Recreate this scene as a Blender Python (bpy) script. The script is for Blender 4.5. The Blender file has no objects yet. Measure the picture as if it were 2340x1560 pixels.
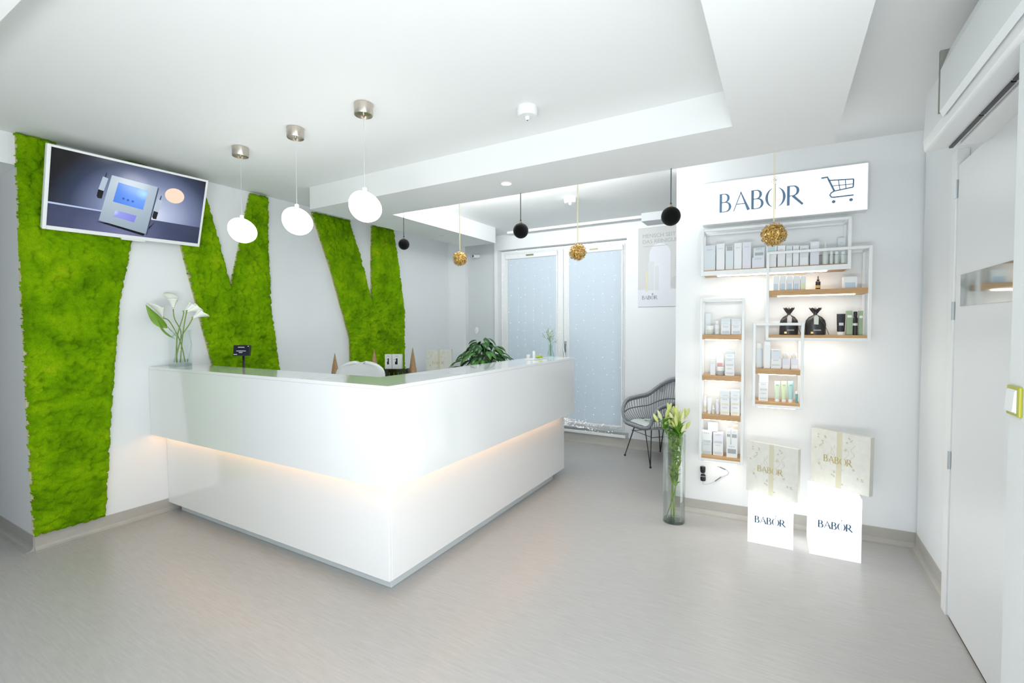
import bpy, math, random
import numpy as np
from mathutils import Vector, Matrix
random.seed(7); rng = np.random.default_rng(7)
S = bpy.context.scene
COL = S.collection
PI = math.pi

# ------------------------------------------------------------------ camera
F, YAW, PITCH, ROLL, EYE = 1072., .5227, -.0330, -.00456, 1.48
def cam_axes(y, p, r):
    f = Vector((-math.sin(y)*math.cos(p), math.cos(y)*math.cos(p), math.sin(p)))
    rt = Vector((math.cos(y), math.sin(y), 0)); u = rt.cross(f)
    return rt*math.cos(r)+u*math.sin(r), -rt*math.sin(r)+u*math.cos(r), f
RT, UP, FW = cam_axes(YAW, PITCH, ROLL)
EYEP = Vector((0, 0, EYE))
cd = bpy.data.cameras.new('camera'); cam = bpy.data.objects.new('camera', cd); COL.objects.link(cam)
cd.sensor_width = 36; cd.lens = F/2340*36; cd.clip_start = .05; cd.clip_end = 100
mw = Matrix((RT, UP, -FW)).transposed().to_4x4(); mw.translation = EYEP; cam.matrix_world = mw
S.camera = cam

# ------------------------------------------------------------------ world, added fill lights, exposure
W = bpy.data.worlds.new('world'); S.world = W; W.use_nodes = True
W.node_tree.nodes['Background'].inputs[0].default_value = (.87, .945, 1.0, 1)
W.node_tree.nodes['Background'].inputs[1].default_value = 1.35
def area(name, loc, rot, sx, sy, power, color):
    l = bpy.data.lights.new(name, 'AREA'); l.shape = 'RECTANGLE'; l.size = sx; l.size_y = sy
    l.energy = power; l.color = color
    o = bpy.data.objects.new(name, l); COL.objects.link(o); o.location = loc; o.rotation_euler = rot
    return o
# fill lights added to brighten the room
area('slab_edge_fill', (-2.1, 3.36, 2.60), (math.radians(125), 0, 0), 1.9, .12, 36, (.97, .98, 1.0))   # added fill above the slab's back edge, brightens the back room
area('side_fill', (.53, .45, 1.35), (PI/2, 0, PI/2), 1.3, 2.0, 30, (.93, .97, 1.0))   # added fill in front of the right pier, lights the counter's side
area('upward_fill', (-.2, -.9, .8), (math.radians(148), 0, math.radians(8)), 1.5, .5, 56, (.94, .975, 1.0))   # added unseen fill behind the camera, aimed up at the ceiling
S.view_settings.view_transform = 'Standard'; S.view_settings.look = 'None'
S.view_settings.gamma = 1; S.view_settings.use_curve_mapping = False
S.view_settings.exposure = 0.09

# ------------------------------------------------------------------ helpers
def on(px, py, n, d):
    "point of the photograph's ray through (px,py) on the real plane n.p = d"
    n = Vector(n); r = RT*((px-1170)/F)-UP*((py-780)/F)+FW
    return EYEP+r*((d-n.dot(EYEP))/n.dot(r))
def onx(px, py, x): return on(px, py, (1, 0, 0), x)
def ony(px, py, y): return on(px, py, (0, 1, 0), y)
def onz(px, py, z): return on(px, py, (0, 0, 1), z)
def depth(p): return (Vector(p)-EYEP).dot(FW)

def srgb(h):
    c = [int(h[i:i+2], 16)/255 for i in (0, 2, 4)]
    return tuple((v/12.92 if v <= .04045 else ((v+.055)/1.055)**2.4) for v in c)+(1,)

MATS = {}
def mat(name, col='ffffff', rough=.5, metal=0, spec=.5, emit=None, es=1, coat=0, noise=0, nscale=20, bump=0, bscale=200, trans=0, alpha=1, sheen=0, stretch=None):
    if name in MATS: return MATS[name]
    m = bpy.data.materials.new(name); m.use_nodes = True; nt = m.node_tree; b = nt.nodes['Principled BSDF']
    c = srgb(col) if isinstance(col, str) else col
    b.inputs['Base Color'].default_value = c; b.inputs['Roughness'].default_value = rough
    b.inputs['Metallic'].default_value = metal; b.inputs['Specular IOR Level'].default_value = spec
    b.inputs['Coat Weight'].default_value = coat; b.inputs['Coat Roughness'].default_value = .04
    b.inputs['Transmission Weight'].default_value = trans; b.inputs['Alpha'].default_value = alpha
    if sheen: b.inputs['Sheen Weight'].default_value = sheen
    if emit:
        b.inputs['Emission Color'].default_value = srgb(emit); b.inputs['Emission Strength'].default_value = es
    if noise or bump:
        tc = nt.nodes.new('ShaderNodeTexCoord'); mp = nt.nodes.new('ShaderNodeMapping')
        nt.links.new(tc.outputs['Object'], mp.inputs[0])
        if stretch: mp.inputs['Scale'].default_value = stretch
    if noise:
        n = nt.nodes.new('ShaderNodeTexNoise'); n.inputs['Scale'].default_value = nscale; n.inputs['Detail'].default_value = 6
        nt.links.new(mp.outputs[0], n.inputs['Vector'])
        rp = nt.nodes.new('ShaderNodeMapRange'); rp.inputs[1].default_value = .3; rp.inputs[2].default_value = .7
        rp.inputs[3].default_value = 1-noise; rp.inputs[4].default_value = 1+noise*.5
        nt.links.new(n.outputs[0], rp.inputs[0])
        mx = nt.nodes.new('ShaderNodeVectorMath'); mx.operation = 'SCALE'; mx.inputs[0].default_value = c[:3]
        nt.links.new(rp.outputs[0], mx.inputs['Scale']); nt.links.new(mx.outputs[0], b.inputs['Base Color'])
    if bump:
        n2 = nt.nodes.new('ShaderNodeTexNoise'); n2.inputs['Scale'].default_value = bscale; n2.inputs['Detail'].default_value = 4
        nt.links.new(mp.outputs[0], n2.inputs['Vector'])
        bp = nt.nodes.new('ShaderNodeBump'); bp.inputs['Strength'].default_value = bump; bp.inputs['Distance'].default_value = .004
        nt.links.new(n2.outputs[0], bp.inputs['Height']); nt.links.new(bp.outputs[0], b.inputs['Normal'])
    MATS[name] = m; return m
def glassmat(name, tint=(.96, .99, .98, 1), k=.55):
    if name in MATS: return MATS[name]
    m = bpy.data.materials.new(name); m.use_nodes = True; nt = m.node_tree; nt.nodes.clear()
    o = nt.nodes.new('ShaderNodeOutputMaterial'); t = nt.nodes.new('ShaderNodeBsdfTransparent'); t.inputs[0].default_value = tint
    g = nt.nodes.new('ShaderNodeBsdfGlossy'); g.inputs['Roughness'].default_value = .02; g.inputs[0].default_value = (.9, .95, .95, 1)
    f = nt.nodes.new('ShaderNodeFresnel'); f.inputs[0].default_value = 1.5
    mu = nt.nodes.new('ShaderNodeMath'); mu.operation = 'MULTIPLY'; mu.inputs[1].default_value = k
    mx = nt.nodes.new('ShaderNodeMixShader')
    nt.links.new(f.outputs[0], mu.inputs[0]); nt.links.new(mu.outputs[0], mx.inputs[0])
    nt.links.new(t.outputs[0], mx.inputs[1]); nt.links.new(g.outputs[0], mx.inputs[2]); nt.links.new(mx.outputs[0], o.inputs[0])
    MATS[name] = m; return m

class MB:
    "collects shapes, builds ONE mesh object"
    def __init__(s): s.v = []; s.f = []; s.M = None
    def add(s, vs, fs):
        n = len(s.v)
        for p in vs:
            p = Vector(p); s.v.append(tuple(s.M @ p) if s.M else tuple(p))
        s.f += [tuple(i+n for i in f) for f in fs]; return s
    def box(s, x0, x1, y0, y1, z0, z1):
        return s.add([(x0,y0,z0),(x1,y0,z0),(x1,y1,z0),(x0,y1,z0),(x0,y0,z1),(x1,y0,z1),(x1,y1,z1),(x0,y1,z1)],
                     [(0,3,2,1),(4,5,6,7),(0,1,5,4),(1,2,6,5),(2,3,7,6),(3,0,4,7)])
    def prism(s, pts, z0, z1):
        n = len(pts); a = sum(pts[i][0]*pts[(i+1) % n][1]-pts[(i+1) % n][0]*pts[i][1] for i in range(n))
        if a < 0: pts = pts[::-1]
        return s.add([(p[0], p[1], z0) for p in pts]+[(p[0], p[1], z1) for p in pts],
                     [tuple(range(n))[::-1], tuple(range(n, 2*n))]+[(i, (i+1) % n, n+(i+1) % n, n+i) for i in range(n)])
    def cyl(s, p0, p1, r0, r1=None, n=16, cap=True):
        return s.tube([p0, p1], [r0, r0 if r1 is None else r1], n, cap)
    def tube(s, pts, r, n=8, cap=True):
        pts = [Vector(p) for p in pts]; k = len(pts)
        if not isinstance(r, (list, tuple)): r = [r]*k
        d = (pts[1]-pts[0]).normalized(); a = d.orthogonal().normalized(); vs = []; fs = []
        for i, p in enumerate(pts):
            t = (pts[min(i+1, k-1)]-pts[max(i-1, 0)]).normalized()
            a = (a-t*a.dot(t)).normalized(); b = t.cross(a)
            vs += [p+(a*math.cos(2*PI*j/n)+b*math.sin(2*PI*j/n))*r[i] for j in range(n)]
        for i in range(k-1):
            fs += [(i*n+j, i*n+(j+1) % n, (i+1)*n+(j+1) % n, (i+1)*n+j) for j in range(n)]
        if cap: fs += [tuple(range(n))[::-1], tuple(range((k-1)*n, k*n))]
        return s.add(vs, fs)
    def lathe(s, prof, c=(0, 0, 0), n=24, sx=1, sy=1):
        vs = []; fs = []; k = len(prof)
        for r, z in prof: vs += [(c[0]+r*sx*math.cos(2*PI*j/n), c[1]+r*sy*math.sin(2*PI*j/n), c[2]+z) for j in range(n)]
        for i in range(k-1): fs += [(i*n+j, i*n+(j+1) % n, (i+1)*n+(j+1) % n, (i+1)*n+j) for j in range(n)]
        if prof[0][0] > 0: fs.append(tuple(range(n))[::-1])
        if prof[-1][0] > 0: fs.append(tuple(range((k-1)*n, k*n)))
        return s.add(vs, fs)
    def ball(s, c, r, n=16, sz=1):
        pr = [(max(r*math.sin(PI*i/(n//2)), 1e-5), -r*sz*math.cos(PI*i/(n//2))) for i in range(n//2+1)]
        return s.lathe(pr, c, n)
    def grid(s, rows):
        m = len(rows[0]); vs = [p for r in rows for p in r]
        return s.add(vs, [(i*m+j, i*m+j+1, (i+1)*m+j+1, (i+1)*m+j) for i in range(len(rows)-1) for j in range(m-1)])
    def build(s, name, m, parent=None, smooth=False, bevel=0, seg=2, loc=None, solid=0, subsurf=0):
        me = bpy.data.meshes.new(name); me.from_pydata(s.v, [], s.f); me.update()
        if m: me.materials.append(m)
        o = bpy.data.objects.new(name, me); COL.objects.link(o)
        if smooth:
            me.polygons.foreach_set('use_smooth', [True]*len(me.polygons))
            if smooth == 'auto': me.set_sharp_from_angle(angle=math.radians(40))
        if solid:
            md = o.modifiers.new('solid', 'SOLIDIFY'); md.thickness = solid; md.offset = 0
        if subsurf:
            md = o.modifiers.new('sub', 'SUBSURF'); md.levels = md.render_levels = subsurf
        if bevel:
            md = o.modifiers.new('bevel', 'BEVEL'); md.width = bevel; md.segments = seg; md.limit_method = 'ANGLE'; md.harden_normals = False
        if parent: o.parent = parent
        if loc is not None: o.location = loc
        return o
def tag(o, label=None, cat=None, group=None, kind=None):
    if label: o['label'] = label
    if cat: o['category'] = cat
    if group: o['group'] = group
    if kind: o['kind'] = kind
    return o
def thing(name, label, cat, loc=(0, 0, 0), rz=0, group=None, kind=None):
    o = bpy.data.objects.new(name, None); COL.objects.link(o); o.empty_display_size = .1
    o.location = loc; o.rotation_euler = (0, 0, rz)
    return tag(o, label, cat, group, kind)
def struct(mb, name, m, bevel=0, parent=None, smooth=False):
    o = mb.build(name, m, parent, bevel=bevel, smooth=smooth)
    if not parent: o['kind'] = 'structure'
    return o
def bez(p0, p1, p2, p3, n=12):
    p0, p1, p2, p3 = map(Vector, (p0, p1, p2, p3)); o = []
    for i in range(n+1):
        t = i/n; u = 1-t; o.append(p0*u**3+p1*3*u*u*t+p2*3*u*t*t+p3*t**3)
    return o
def catmull(pts, n=6):
    pts = [Vector(p) for p in pts]; o = []
    for i in range(len(pts)-1):
        a = pts[max(i-1, 0)]; b = pts[i]; c = pts[i+1]; d = pts[min(i+2, len(pts)-1)]
        for k in range(n):
            t = k/n
            o.append(.5*((2*b)+(c-a)*t+(2*a-5*b+4*c-d)*t*t+(3*b-a-3*c+d)*t**3))
    return o+[pts[-1]]

# lettering: contrast capitals drawn as ribbons in the XZ plane (front faces -Y)
def ribbon(mb, pts, ws, y0, th):
    k = len(pts); L = []; R = []
    for i, p in enumerate(pts):
        a = pts[max(i-1, 0)]; b = pts[min(i+1, k-1)]; dx, dz = b[0]-a[0], b[1]-a[1]; l = math.hypot(dx, dz) or 1
        nx, nz = -dz/l, dx/l; w = ws[i]/2; L.append((p[0]+nx*w, p[1]+nz*w)); R.append((p[0]-nx*w, p[1]-nz*w))
    vs = []; fs = []
    for q in (y0-th, y0):
        for l, r in zip(L, R): vs += [(l[0], q, l[1]), (r[0], q, r[1])]
    n = 2*k
    for i in range(k-1):
        a = 2*i; fs += [(a, a+1, a+3, a+2), (n+a, n+a+2, n+a+3, n+a+1), (a, a+2, n+a+2, n+a), (a+1, n+a+1, n+a+3, a+3)]
    fs += [(0, n, n+1, 1), (n-2, n-1, 2*n-1, 2*n-2)]
    mb.add(vs, fs)
def glyphs(x, ch, h):
    "list of (points, widths), advance"
    T, t = .125*h, .045*h; g = []
    def bowl(x0, zt, zb, w):
        c = (zt+zb)/2; r = (zt-zb)/2; P = [(x0, zt)]; Wd = [t]
        for i in range(13):
            a = PI/2-PI*i/12; P.append((x0+(w-r*.9)+r*.9*math.cos(a), c+r*math.sin(a))); Wd.append(t+(T-t)*abs(math.cos(a))**1.5)
        P.append((x0, zb)); Wd.append(t); return P, Wd
    if ch == 'B':
        g = [([(x+T/2, 0), (x+T/2, h)], [T, T]), bowl(x+T/2, h-t/2, .53*h, .38*h), bowl(x+T/2, .53*h, t/2, .46*h)]; ad = .66*h
    elif ch == 'A':
        g = [([(x, 0), (x+.36*h, h)], [t, t]), ([(x+.33*h, h), (x+.72*h, 0)], [t, T*1.15]), ([(x+.14*h, .36*h), (x+.55*h, .36*h)], [t, t])]; ad = .80*h
    elif ch == 'R':
        g = [([(x+T/2, 0), (x+T/2, h)], [T, T]), bowl(x+T/2, h-t/2, .48*h, .42*h), ([(x+.26*h, .48*h), (x+.70*h, 0)], [T, T*.8])]; ad = .75*h
    elif ch == 'O':
        c = x+.42*h
        for sgn in (1, -1):
            P = []; Wd = []
            for i in range(15):
                a = -PI*.40+PI*.80*i/14; P.append((c+sgn*(.02*h+.38*h*math.cos(a)), .5*h+.5*h*math.sin(a))); Wd.append(.015*h+(T-.015*h)*math.cos(a*1.2)**1.3)
            g.append((P, Wd))
        ad = .90*h
    return g, ad
def babor(parent, m, x, z, h, y=0, th=.002, emblem=None, centre=True, wgt=1.0):
    wid = (.66+.80+.66+.90+.75)*h+.04*h*4
    cx = x-wid/2 if centre else x; k = cx; mb = MB(); xo = 0
    for ch in 'BABOR':
        g, ad = glyphs(k, ch, h)
        if ch == 'O': xo = k+.42*h
        for P, Wd in g: ribbon(mb, [(a, b+z) for a, b in P], [q*wgt for q in Wd], y, th)
        k += ad+.04*h
    o = mb.build('lettering', m, parent)
    if emblem:
        e = MB(); ribbon(e, [(xo, z-.12*h), (xo, z+1.18*h)], [.05*h, .05*h], y, th)
        for i in range(7):
            a = 2*PI*i/7; rr = .14*h
            P = [(xo+rr*math.cos(a)*q+.05*h*math.cos(a+1.6)*math.sin(q*PI), z+1.38*h+rr*math.sin(a)*q+.05*h*math.sin(a+1.6)*math.sin(q*PI)) for q in (0, .33, .66, 1)]
            ribbon(e, P, [.03*h]*4, y, th)
        ribbon(e, [(xo+.19*h*math.cos(2*PI*i/16), z+1.38*h+.19*h*math.sin(2*PI*i/16)) for i in range(17)], [.025*h]*17, y, th)
        e.build('rose_emblem', emblem, parent)
    return o

# ------------------------------------------------------------------ materials
wall = mat('wall_paint', 'eceff0', .55, noise=.012, nscale=3, bump=.05, bscale=250)
wallg = mat('grey_shade_paint', 'd3d8da', .55, noise=.01, nscale=3)  # wall colour greyed to carry the shade of the recessed bay
ceilm = mat('ceiling_paint', 'eff1f0', .7, bump=.03, bscale=300)
lac = mat('white_gloss_laminate', 'f8fafb', .16, coat=.8, spec=.6)
lacq = mat('white_satin', 'eceff0', .35)
white = mat('white_plastic', 'f0f2f2', .35)
steelw = mat('white_powder_coat', 'eef1f1', .35)
base_m = mat('vinyl_skirting', 'b4b1aa', .35, noise=.05, nscale=14, stretch=(1, 1, 6))
alu = mat('brushed_aluminium', 'c9cfd2', .3, metal=.85)
nickel = mat('brushed_nickel', 'cfc6ba', .28, metal=1, noise=.08, nscale=60, stretch=(1, 1, .05))
chrome = mat('chrome', 'd0d4d8', .12, metal=1)
blackp = mat('black_plastic', '14151a', .35)
blackm = mat('black_velvet', '030304', .9, sheen=.1, spec=.2)
wood = mat('oak_veneer', 'c39a68', .45, noise=.16, nscale=9, stretch=(1.2, 8, 30), bump=.05)
glass = glassmat('clear_glass', (.985, .995, .99, 1), .4); glass2 = glassmat('thick_glass', (.94, .975, .96, 1), .5)
smoke = glassmat('smoked_acrylic', (.62, .60, .54, 1), .9)
gold = mat('gold_foil', 'e6bd6c', .34, metal=.6, noise=.55, nscale=160)
goldt = mat('gold_print', 'c9b57c', .4, metal=.3)
blue_t = mat('blue_grey_print', '5f80a0', .5)
grey_t = mat('grey_print', 'a9b0b4', .6)
dark_t = mat('dark_print', '5c6a74', .6)
pale_t = mat('pale_print', 'd9dde0', .6)
lit = mat('lit_sign_face', 'ffffff', .4, emit='fbfdff', es=.72)
ledw = mat('led_cool_white', 'ffffff', .4, emit='fff8ee', es=12)
ledwarm = mat('led_warm_white', 'fff0dc', .4, emit='ffc080', es=10)
shade_m = mat('opal_glass_lit', 'ffffff', .3, emit='fffdfa', es=6.5)

def floor_mat():
    m = bpy.data.materials.new('vinyl_floor'); m.use_nodes = True; nt = m.node_tree; b = nt.nodes['Principled BSDF']
    tc = nt.nodes.new('ShaderNodeTexCoord'); mp = nt.nodes.new('ShaderNodeMapping'); mp.inputs['Scale'].default_value = (2.2, 26, 1)
    mp.inputs['Rotation'].default_value = (0, 0, .06)
    nt.links.new(tc.outputs['Object'], mp.inputs[0])
    n = nt.nodes.new('ShaderNodeTexNoise'); n.inputs['Scale'].default_value = 3.4; n.inputs['Detail'].default_value = 8; n.inputs['Roughness'].default_value = .62
    nt.links.new(mp.outputs[0], n.inputs['Vector'])
    n2 = nt.nodes.new('ShaderNodeTexNoise'); n2.inputs['Scale'].default_value = 1.1; nt.links.new(tc.outputs['Object'], n2.inputs['Vector'])
    r = nt.nodes.new('ShaderNodeValToRGB'); nt.links.new(n.outputs[0], r.inputs[0])
    r.color_ramp.elements[0].position = .34; r.color_ramp.elements[0].color = srgb('b4b2af')
    r.color_ramp.elements[1].position = .66; r.color_ramp.elements[1].color = srgb('bfbdba')
    nt.links.new(r.outputs[0], b.inputs['Base Color'])
    mr = nt.nodes.new('ShaderNodeMapRange'); mr.inputs[3].default_value = .26; mr.inputs[4].default_value = .36
    nt.links.new(n2.outputs[0], mr.inputs[0]); nt.links.new(mr.outputs[0], b.inputs['Roughness'])
    bp = nt.nodes.new('ShaderNodeBump'); bp.inputs['Strength'].default_value = .06; bp.inputs['Distance'].default_value = .002
    nt.links.new(n.outputs[0], bp.inputs['Height']); nt.links.new(bp.outputs[0], b.inputs['Normal'])
    return m
def moss_mat():
    m = bpy.data.materials.new('preserved_moss'); m.use_nodes = True; nt = m.node_tree; b = nt.nodes['Principled BSDF']
    tc = nt.nodes.new('ShaderNodeTexCoord')
    n = nt.nodes.new('ShaderNodeTexNoise'); n.inputs['Scale'].default_value = 6; n.inputs['Detail'].default_value = 5
    n2 = nt.nodes.new('ShaderNodeTexNoise'); n2.inputs['Scale'].default_value = 170; n2.inputs['Detail'].default_value = 5
    for q in (n, n2): nt.links.new(tc.outputs['Object'], q.inputs['Vector'])
    r = nt.nodes.new('ShaderNodeValToRGB'); nt.links.new(n.outputs[0], r.inputs[0]); e = r.color_ramp.elements
    e[0].position = .3; e[0].color = srgb('5a8600'); e[1].position = .5; e[1].color = srgb('70a000')
    q = r.color_ramp.elements.new(.68); q.color = srgb('88b004'); q = r.color_ramp.elements.new(.78); q.color = srgb('a6b020')
    mr = nt.nodes.new('ShaderNodeMapRange'); mr.inputs[1].default_value = .3; mr.inputs[2].default_value = .7; mr.inputs[3].default_value = .8; mr.inputs[4].default_value = 1.15
    nt.links.new(n2.outputs[0], mr.inputs[0])
    mx = nt.nodes.new('ShaderNodeVectorMath'); mx.operation = 'SCALE'; nt.links.new(r.outputs[0], mx.inputs[0]); nt.links.new(mr.outputs[0], mx.inputs['Scale'])
    nt.links.new(mx.outputs[0], b.inputs['Base Color']); b.inputs['Roughness'].default_value = .95; b.inputs['Specular IOR Level'].default_value = .1
    bp = nt.nodes.new('ShaderNodeBump'); bp.inputs['Strength'].default_value = .7; bp.inputs['Distance'].default_value = .006
    nt.links.new(n2.outputs[0], bp.inputs['Height']); nt.links.new(bp.outputs[0], b.inputs['Normal'])
    return m

# ------------------------------------------------------------------ the room
ZC, ZS = 2.73, 2.535           # ceiling, dropped slab
XM = -4.29                     # moss wall
YW = 5.57                      # window wall
A = .0506                      # product wall is turned 2.9 degrees
U = Vector((math.cos(A), math.sin(A), 0)); N = Vector((-math.sin(A), math.cos(A), 0))
D0 = N.dot(Vector((-.22, 3.938, 0)))
def PW(s, off, z): return U*s+N*(D0-off)+Vector((0, 0, z))
def sz(px, py, off):
    p = on(px, py, N, D0-off); return p.dot(U), p.z

struct(MB().box(-7.2, 1.6, -1.3, 6.2, -.06, 0), 'floor', floor_mat())
struct(MB().box(-4.5, 1.6, -1.3, 6.2, ZC, ZC+.1), 'ceiling', ceilm)
# dropped plasterboard slab, one L-and-ring shaped piece
sl = MB()
sl.prism([(-3.69, 2.78), (-.243, 2.78), (-.243, .553), (-4.29, .553), (-4.29, -1.3), (.25, -1.3), (.25, 3.335), (-3.2, 3.31), (-3.18, 5.11), (-3.69, 5.11)], ZS, ZC)
struct(sl, 'ceiling_soffit', ceilm)
w = MB().box(XM-.15, XM, 1.075, YW, 0, ZC).box(XM-.15, XM, -1.3, 1.075, 2.53, ZC).box(XM-.15, XM, -1.3, .05, 0, 2.53)
struct(w, 'wall_left', wall)
struct(MB().box(-4.44, -1.9, -1.45, -1.3, 0, ZC), 'light_block_front', wall)  # unseen wall added to keep light off the left side
c = MB().box(-7.2, XM-.15, 1.075, 1.2, 0, 2.6).box(-7.3, -7.2, -.2, 1.2, 0, 2.6).box(-7.2, XM-.15, -.1, .05, 0, 2.6)
struct(c, 'wall_corridor', wall)
struct(MB().box(-7.3, XM-.15, -.1, 1.2, 2.53, 2.63), 'ceiling_corridor', ceilm)
# window wall with reveal opening; recessed bay at its left, shade put into its grey
WX0, WX1, WZ0, WZ1 = -3.435, -1.622, .15, 2.525
w = MB().box(XM-.15, -3.985, YW, YW+.28, 0, ZC).box(WX1, 1.6, YW, YW+.28, 0, ZC).box(-3.49, WX0, YW, YW+.28, 0, ZC)
w.box(WX0, WX1, YW, YW+.28, WZ1, ZC).box(WX0, WX1, YW, YW+.28, 0, WZ0)
struct(w, 'wall_back', wall)
struct(MB().box(-3.985, -3.49, YW+.07, YW+.28, 0, ZC), 'wall_back_bay', wallg)
# product wall (partition), right wall, near right pier
def pbox(mb, s0, s1, o0, o1, z0, z1):
    vs = [PW(s, o, z) for z in (z0, z1) for s, o in ((s0, o1), (s1, o1), (s1, o0), (s0, o0))]
    return mb.add(vs, [(0, 3, 2, 1), (4, 5, 6, 7), (0, 1, 5, 4), (1, 2, 6, 5), (2, 3, 7, 6), (3, 0, 4, 7)])
struct(pbox(MB(), -.541, 1.2, -.14, 0, 0, ZC), 'wall_product', wall)
struct(MB().box(.785, .95, 1.85, 3.97, 0, ZC), 'wall_right', wall)
struct(MB().box(1.2, 1.35, 4.1, YW, 0, ZC), 'wall_waiting_area', wall)
struct(MB().box(.56, .95, -1.3, 1.85, 0, ZC), 'wall_right_pier', wall)
# coved vinyl skirtings
def skirt(name, p0, p1, nrm, h=.1):
    p0 = Vector(p0); p1 = Vector(p1); nrm = Vector(nrm).normalized()
    prof = [(0, h), (.006, h), (.007, .03), (.012, .014), (.024, .004), (.045, .0015), (.045, 0), (0, 0)]
    vs = []; k = len(prof)
    for p in (p0, p1): vs += [p+nrm*a+Vector((0, 0, z)) for a, z in prof]
    fs = [(i, (i+1) % k, k+(i+1) % k, k+i) for i in range(k)]+[tuple(range(k)), tuple(range(k, 2*k))[::-1]]
    struct(MB().add(vs, fs), name, base_m)
skirt('baseboard_left', (XM, 1.075, 0), (XM, YW, 0), (1, 0, 0))
skirt('baseboard_corridor', (-7.2, 1.075, 0), (XM, 1.075, 0), (0, -1, 0))
skirt('baseboard_back', (-2.6, YW, 0), (1.2, YW, 0), (0, -1, 0), .12)
skirt('baseboard_product', PW(-.541, 0, 0), PW(.985, 0, 0), -N)
skirt('baseboard_right', (.785, 3.2, 0), (.785, 3.96, 0), (-1, 0, 0))
t1 = MB().box(-3.18, -.9, 5.40, 5.42, 2.700, 2.73).box(-3.18, -.9, 5.44, 5.45, 2.712, 2.73)
struct(t1, 'trim_1', white)
struct(MB().box(-1.38, -.95, 5.30, 5.57, 2.64, 2.73), 'trim_2', wallg)

# ------------------------------------------------------------------ balcony window with blinds
wn = thing('window_1', None, None, (0, 0, 0), kind='structure')
def frame_bars(x0, x1, z0, z1, y0, y1, t): return MB().box(x0, x0+t, y0, y1, z0, z1).box(x1-t, x1, y0, y1, z0, z1).box(x0+t, x1-t, y0, y1, z1-t, z1).box(x0+t, x1-t, y0, y1, z0, z0+t)
yf = YW+.09
fb = frame_bars(WX0+.004, WX1-.004, WZ0+.005, WZ1-.006, yf, yf+.07, .045)
fb.build('window_frame', white, wn, bevel=.004)
MIDX = -2.475
for x0, x1 in ((WX0+.045, MIDX-.002), (MIDX+.002, WX1-.045)):
    sh = frame_bars(x0, x1, WZ0+.045, WZ1-.045, yf-.02, yf+.05, .085).build('sash', white, wn, bevel=.006)
    MB().box(x0+.08, x1-.08, yf+.02, yf+.026, WZ0+.12, WZ1-.12).build('pane', glass, sh)
wh = MB().box(-2.456, -2.43, yf-.035, yf-.02, 1.14, 1.28); wh.tube(catmull([(-2.443, yf-.03, 1.25), (-2.443, yf-.075, 1.25), (-2.446, yf-.08, 1.18), (-2.425, yf-.075, 1.06)], 5), .009, 8)
wh.build('handle', alu, wn, smooth='auto')
MB().box(WX0, WX1, YW-.03, YW+.09, WZ0-.03, WZ0+.004).build('threshold', white, wn, bevel=.004)
MB().box(-2.6, WX1+.03, YW-.02, YW+.0, .128, .19).build('drip_profile', alu, wn, bevel=.003)
blind_m = bpy.data.materials.new('blind_fabric'); blind_m.use_nodes = True
nt = blind_m.node_tree; b = nt.nodes['Principled BSDF']; o_ = nt.nodes['Material Output']
b.inputs['Base Color'].default_value = srgb('dfe9f0'); b.inputs['Roughness'].default_value = .85
tr = nt.nodes.new('ShaderNodeBsdfTranslucent'); tr.inputs[0].default_value = srgb('e0ecf6')
ms = nt.nodes.new('ShaderNodeMixShader'); ms.inputs[0].default_value = .25
nt.links.new(b.outputs[0], ms.inputs[1]); nt.links.new(tr.outputs[0], ms.inputs[2]); nt.links.new(ms.outputs[0], o_.inputs[0])
tc = nt.nodes.new('ShaderNodeTexCoord'); wv = nt.nodes.new('ShaderNodeTexNoise'); mp = nt.nodes.new('ShaderNodeMapping')
mp.inputs['Scale'].default_value = (3, 3, 90); nt.links.new(tc.outputs['Object'], mp.inputs[0]); nt.links.new(mp.outputs[0], wv.inputs['Vector']); wv.inputs['Scale'].default_value = 4
bp = nt.nodes.new('ShaderNodeBump'); bp.inputs['Strength'].default_value = .25; bp.inputs['Distance'].default_value = .002
nt.links.new(wv.outputs[0], bp.inputs['Height']); nt.links.new(bp.outputs[0], b.inputs['Normal'])
for (x0, x1), lab in zip(((-3.31, -2.57), (-2.385, -1.70)), ('pale blue pleatless roller blind on the left window sash', 'pale blue roller blind on the wider right window sash above the floor')):
    bl = thing('roller_blind', lab, 'blind', ((x0+x1)/2, yf-.03, 2.4), group='roller blinds on the balcony window'); hw = (x1-x0)/2
    MB().box(-hw, hw, -.004, -.002, -2.16, .02).build('fabric', blind_m, bl)
    MB().box(-hw-.02, hw+.02, -.03, .006, -.005, .06).build('cassette', white, bl, bevel=.008)
    MB().box(-hw, hw, -.012, .006, -2.18, -2.155).build('bottom_rail', white, bl, bevel=.004)
    for sx in (-hw-.018, hw): MB().box(sx, sx+.018, -.012, .006, -2.17, 0).build('side_guide', white, bl, bevel=.003)
    MB().box(-.06, .05, -.034, -.028, .022, .040).build('clip', mat('bronze_clip', '8d8560', .4, metal=.5), bl)
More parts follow.
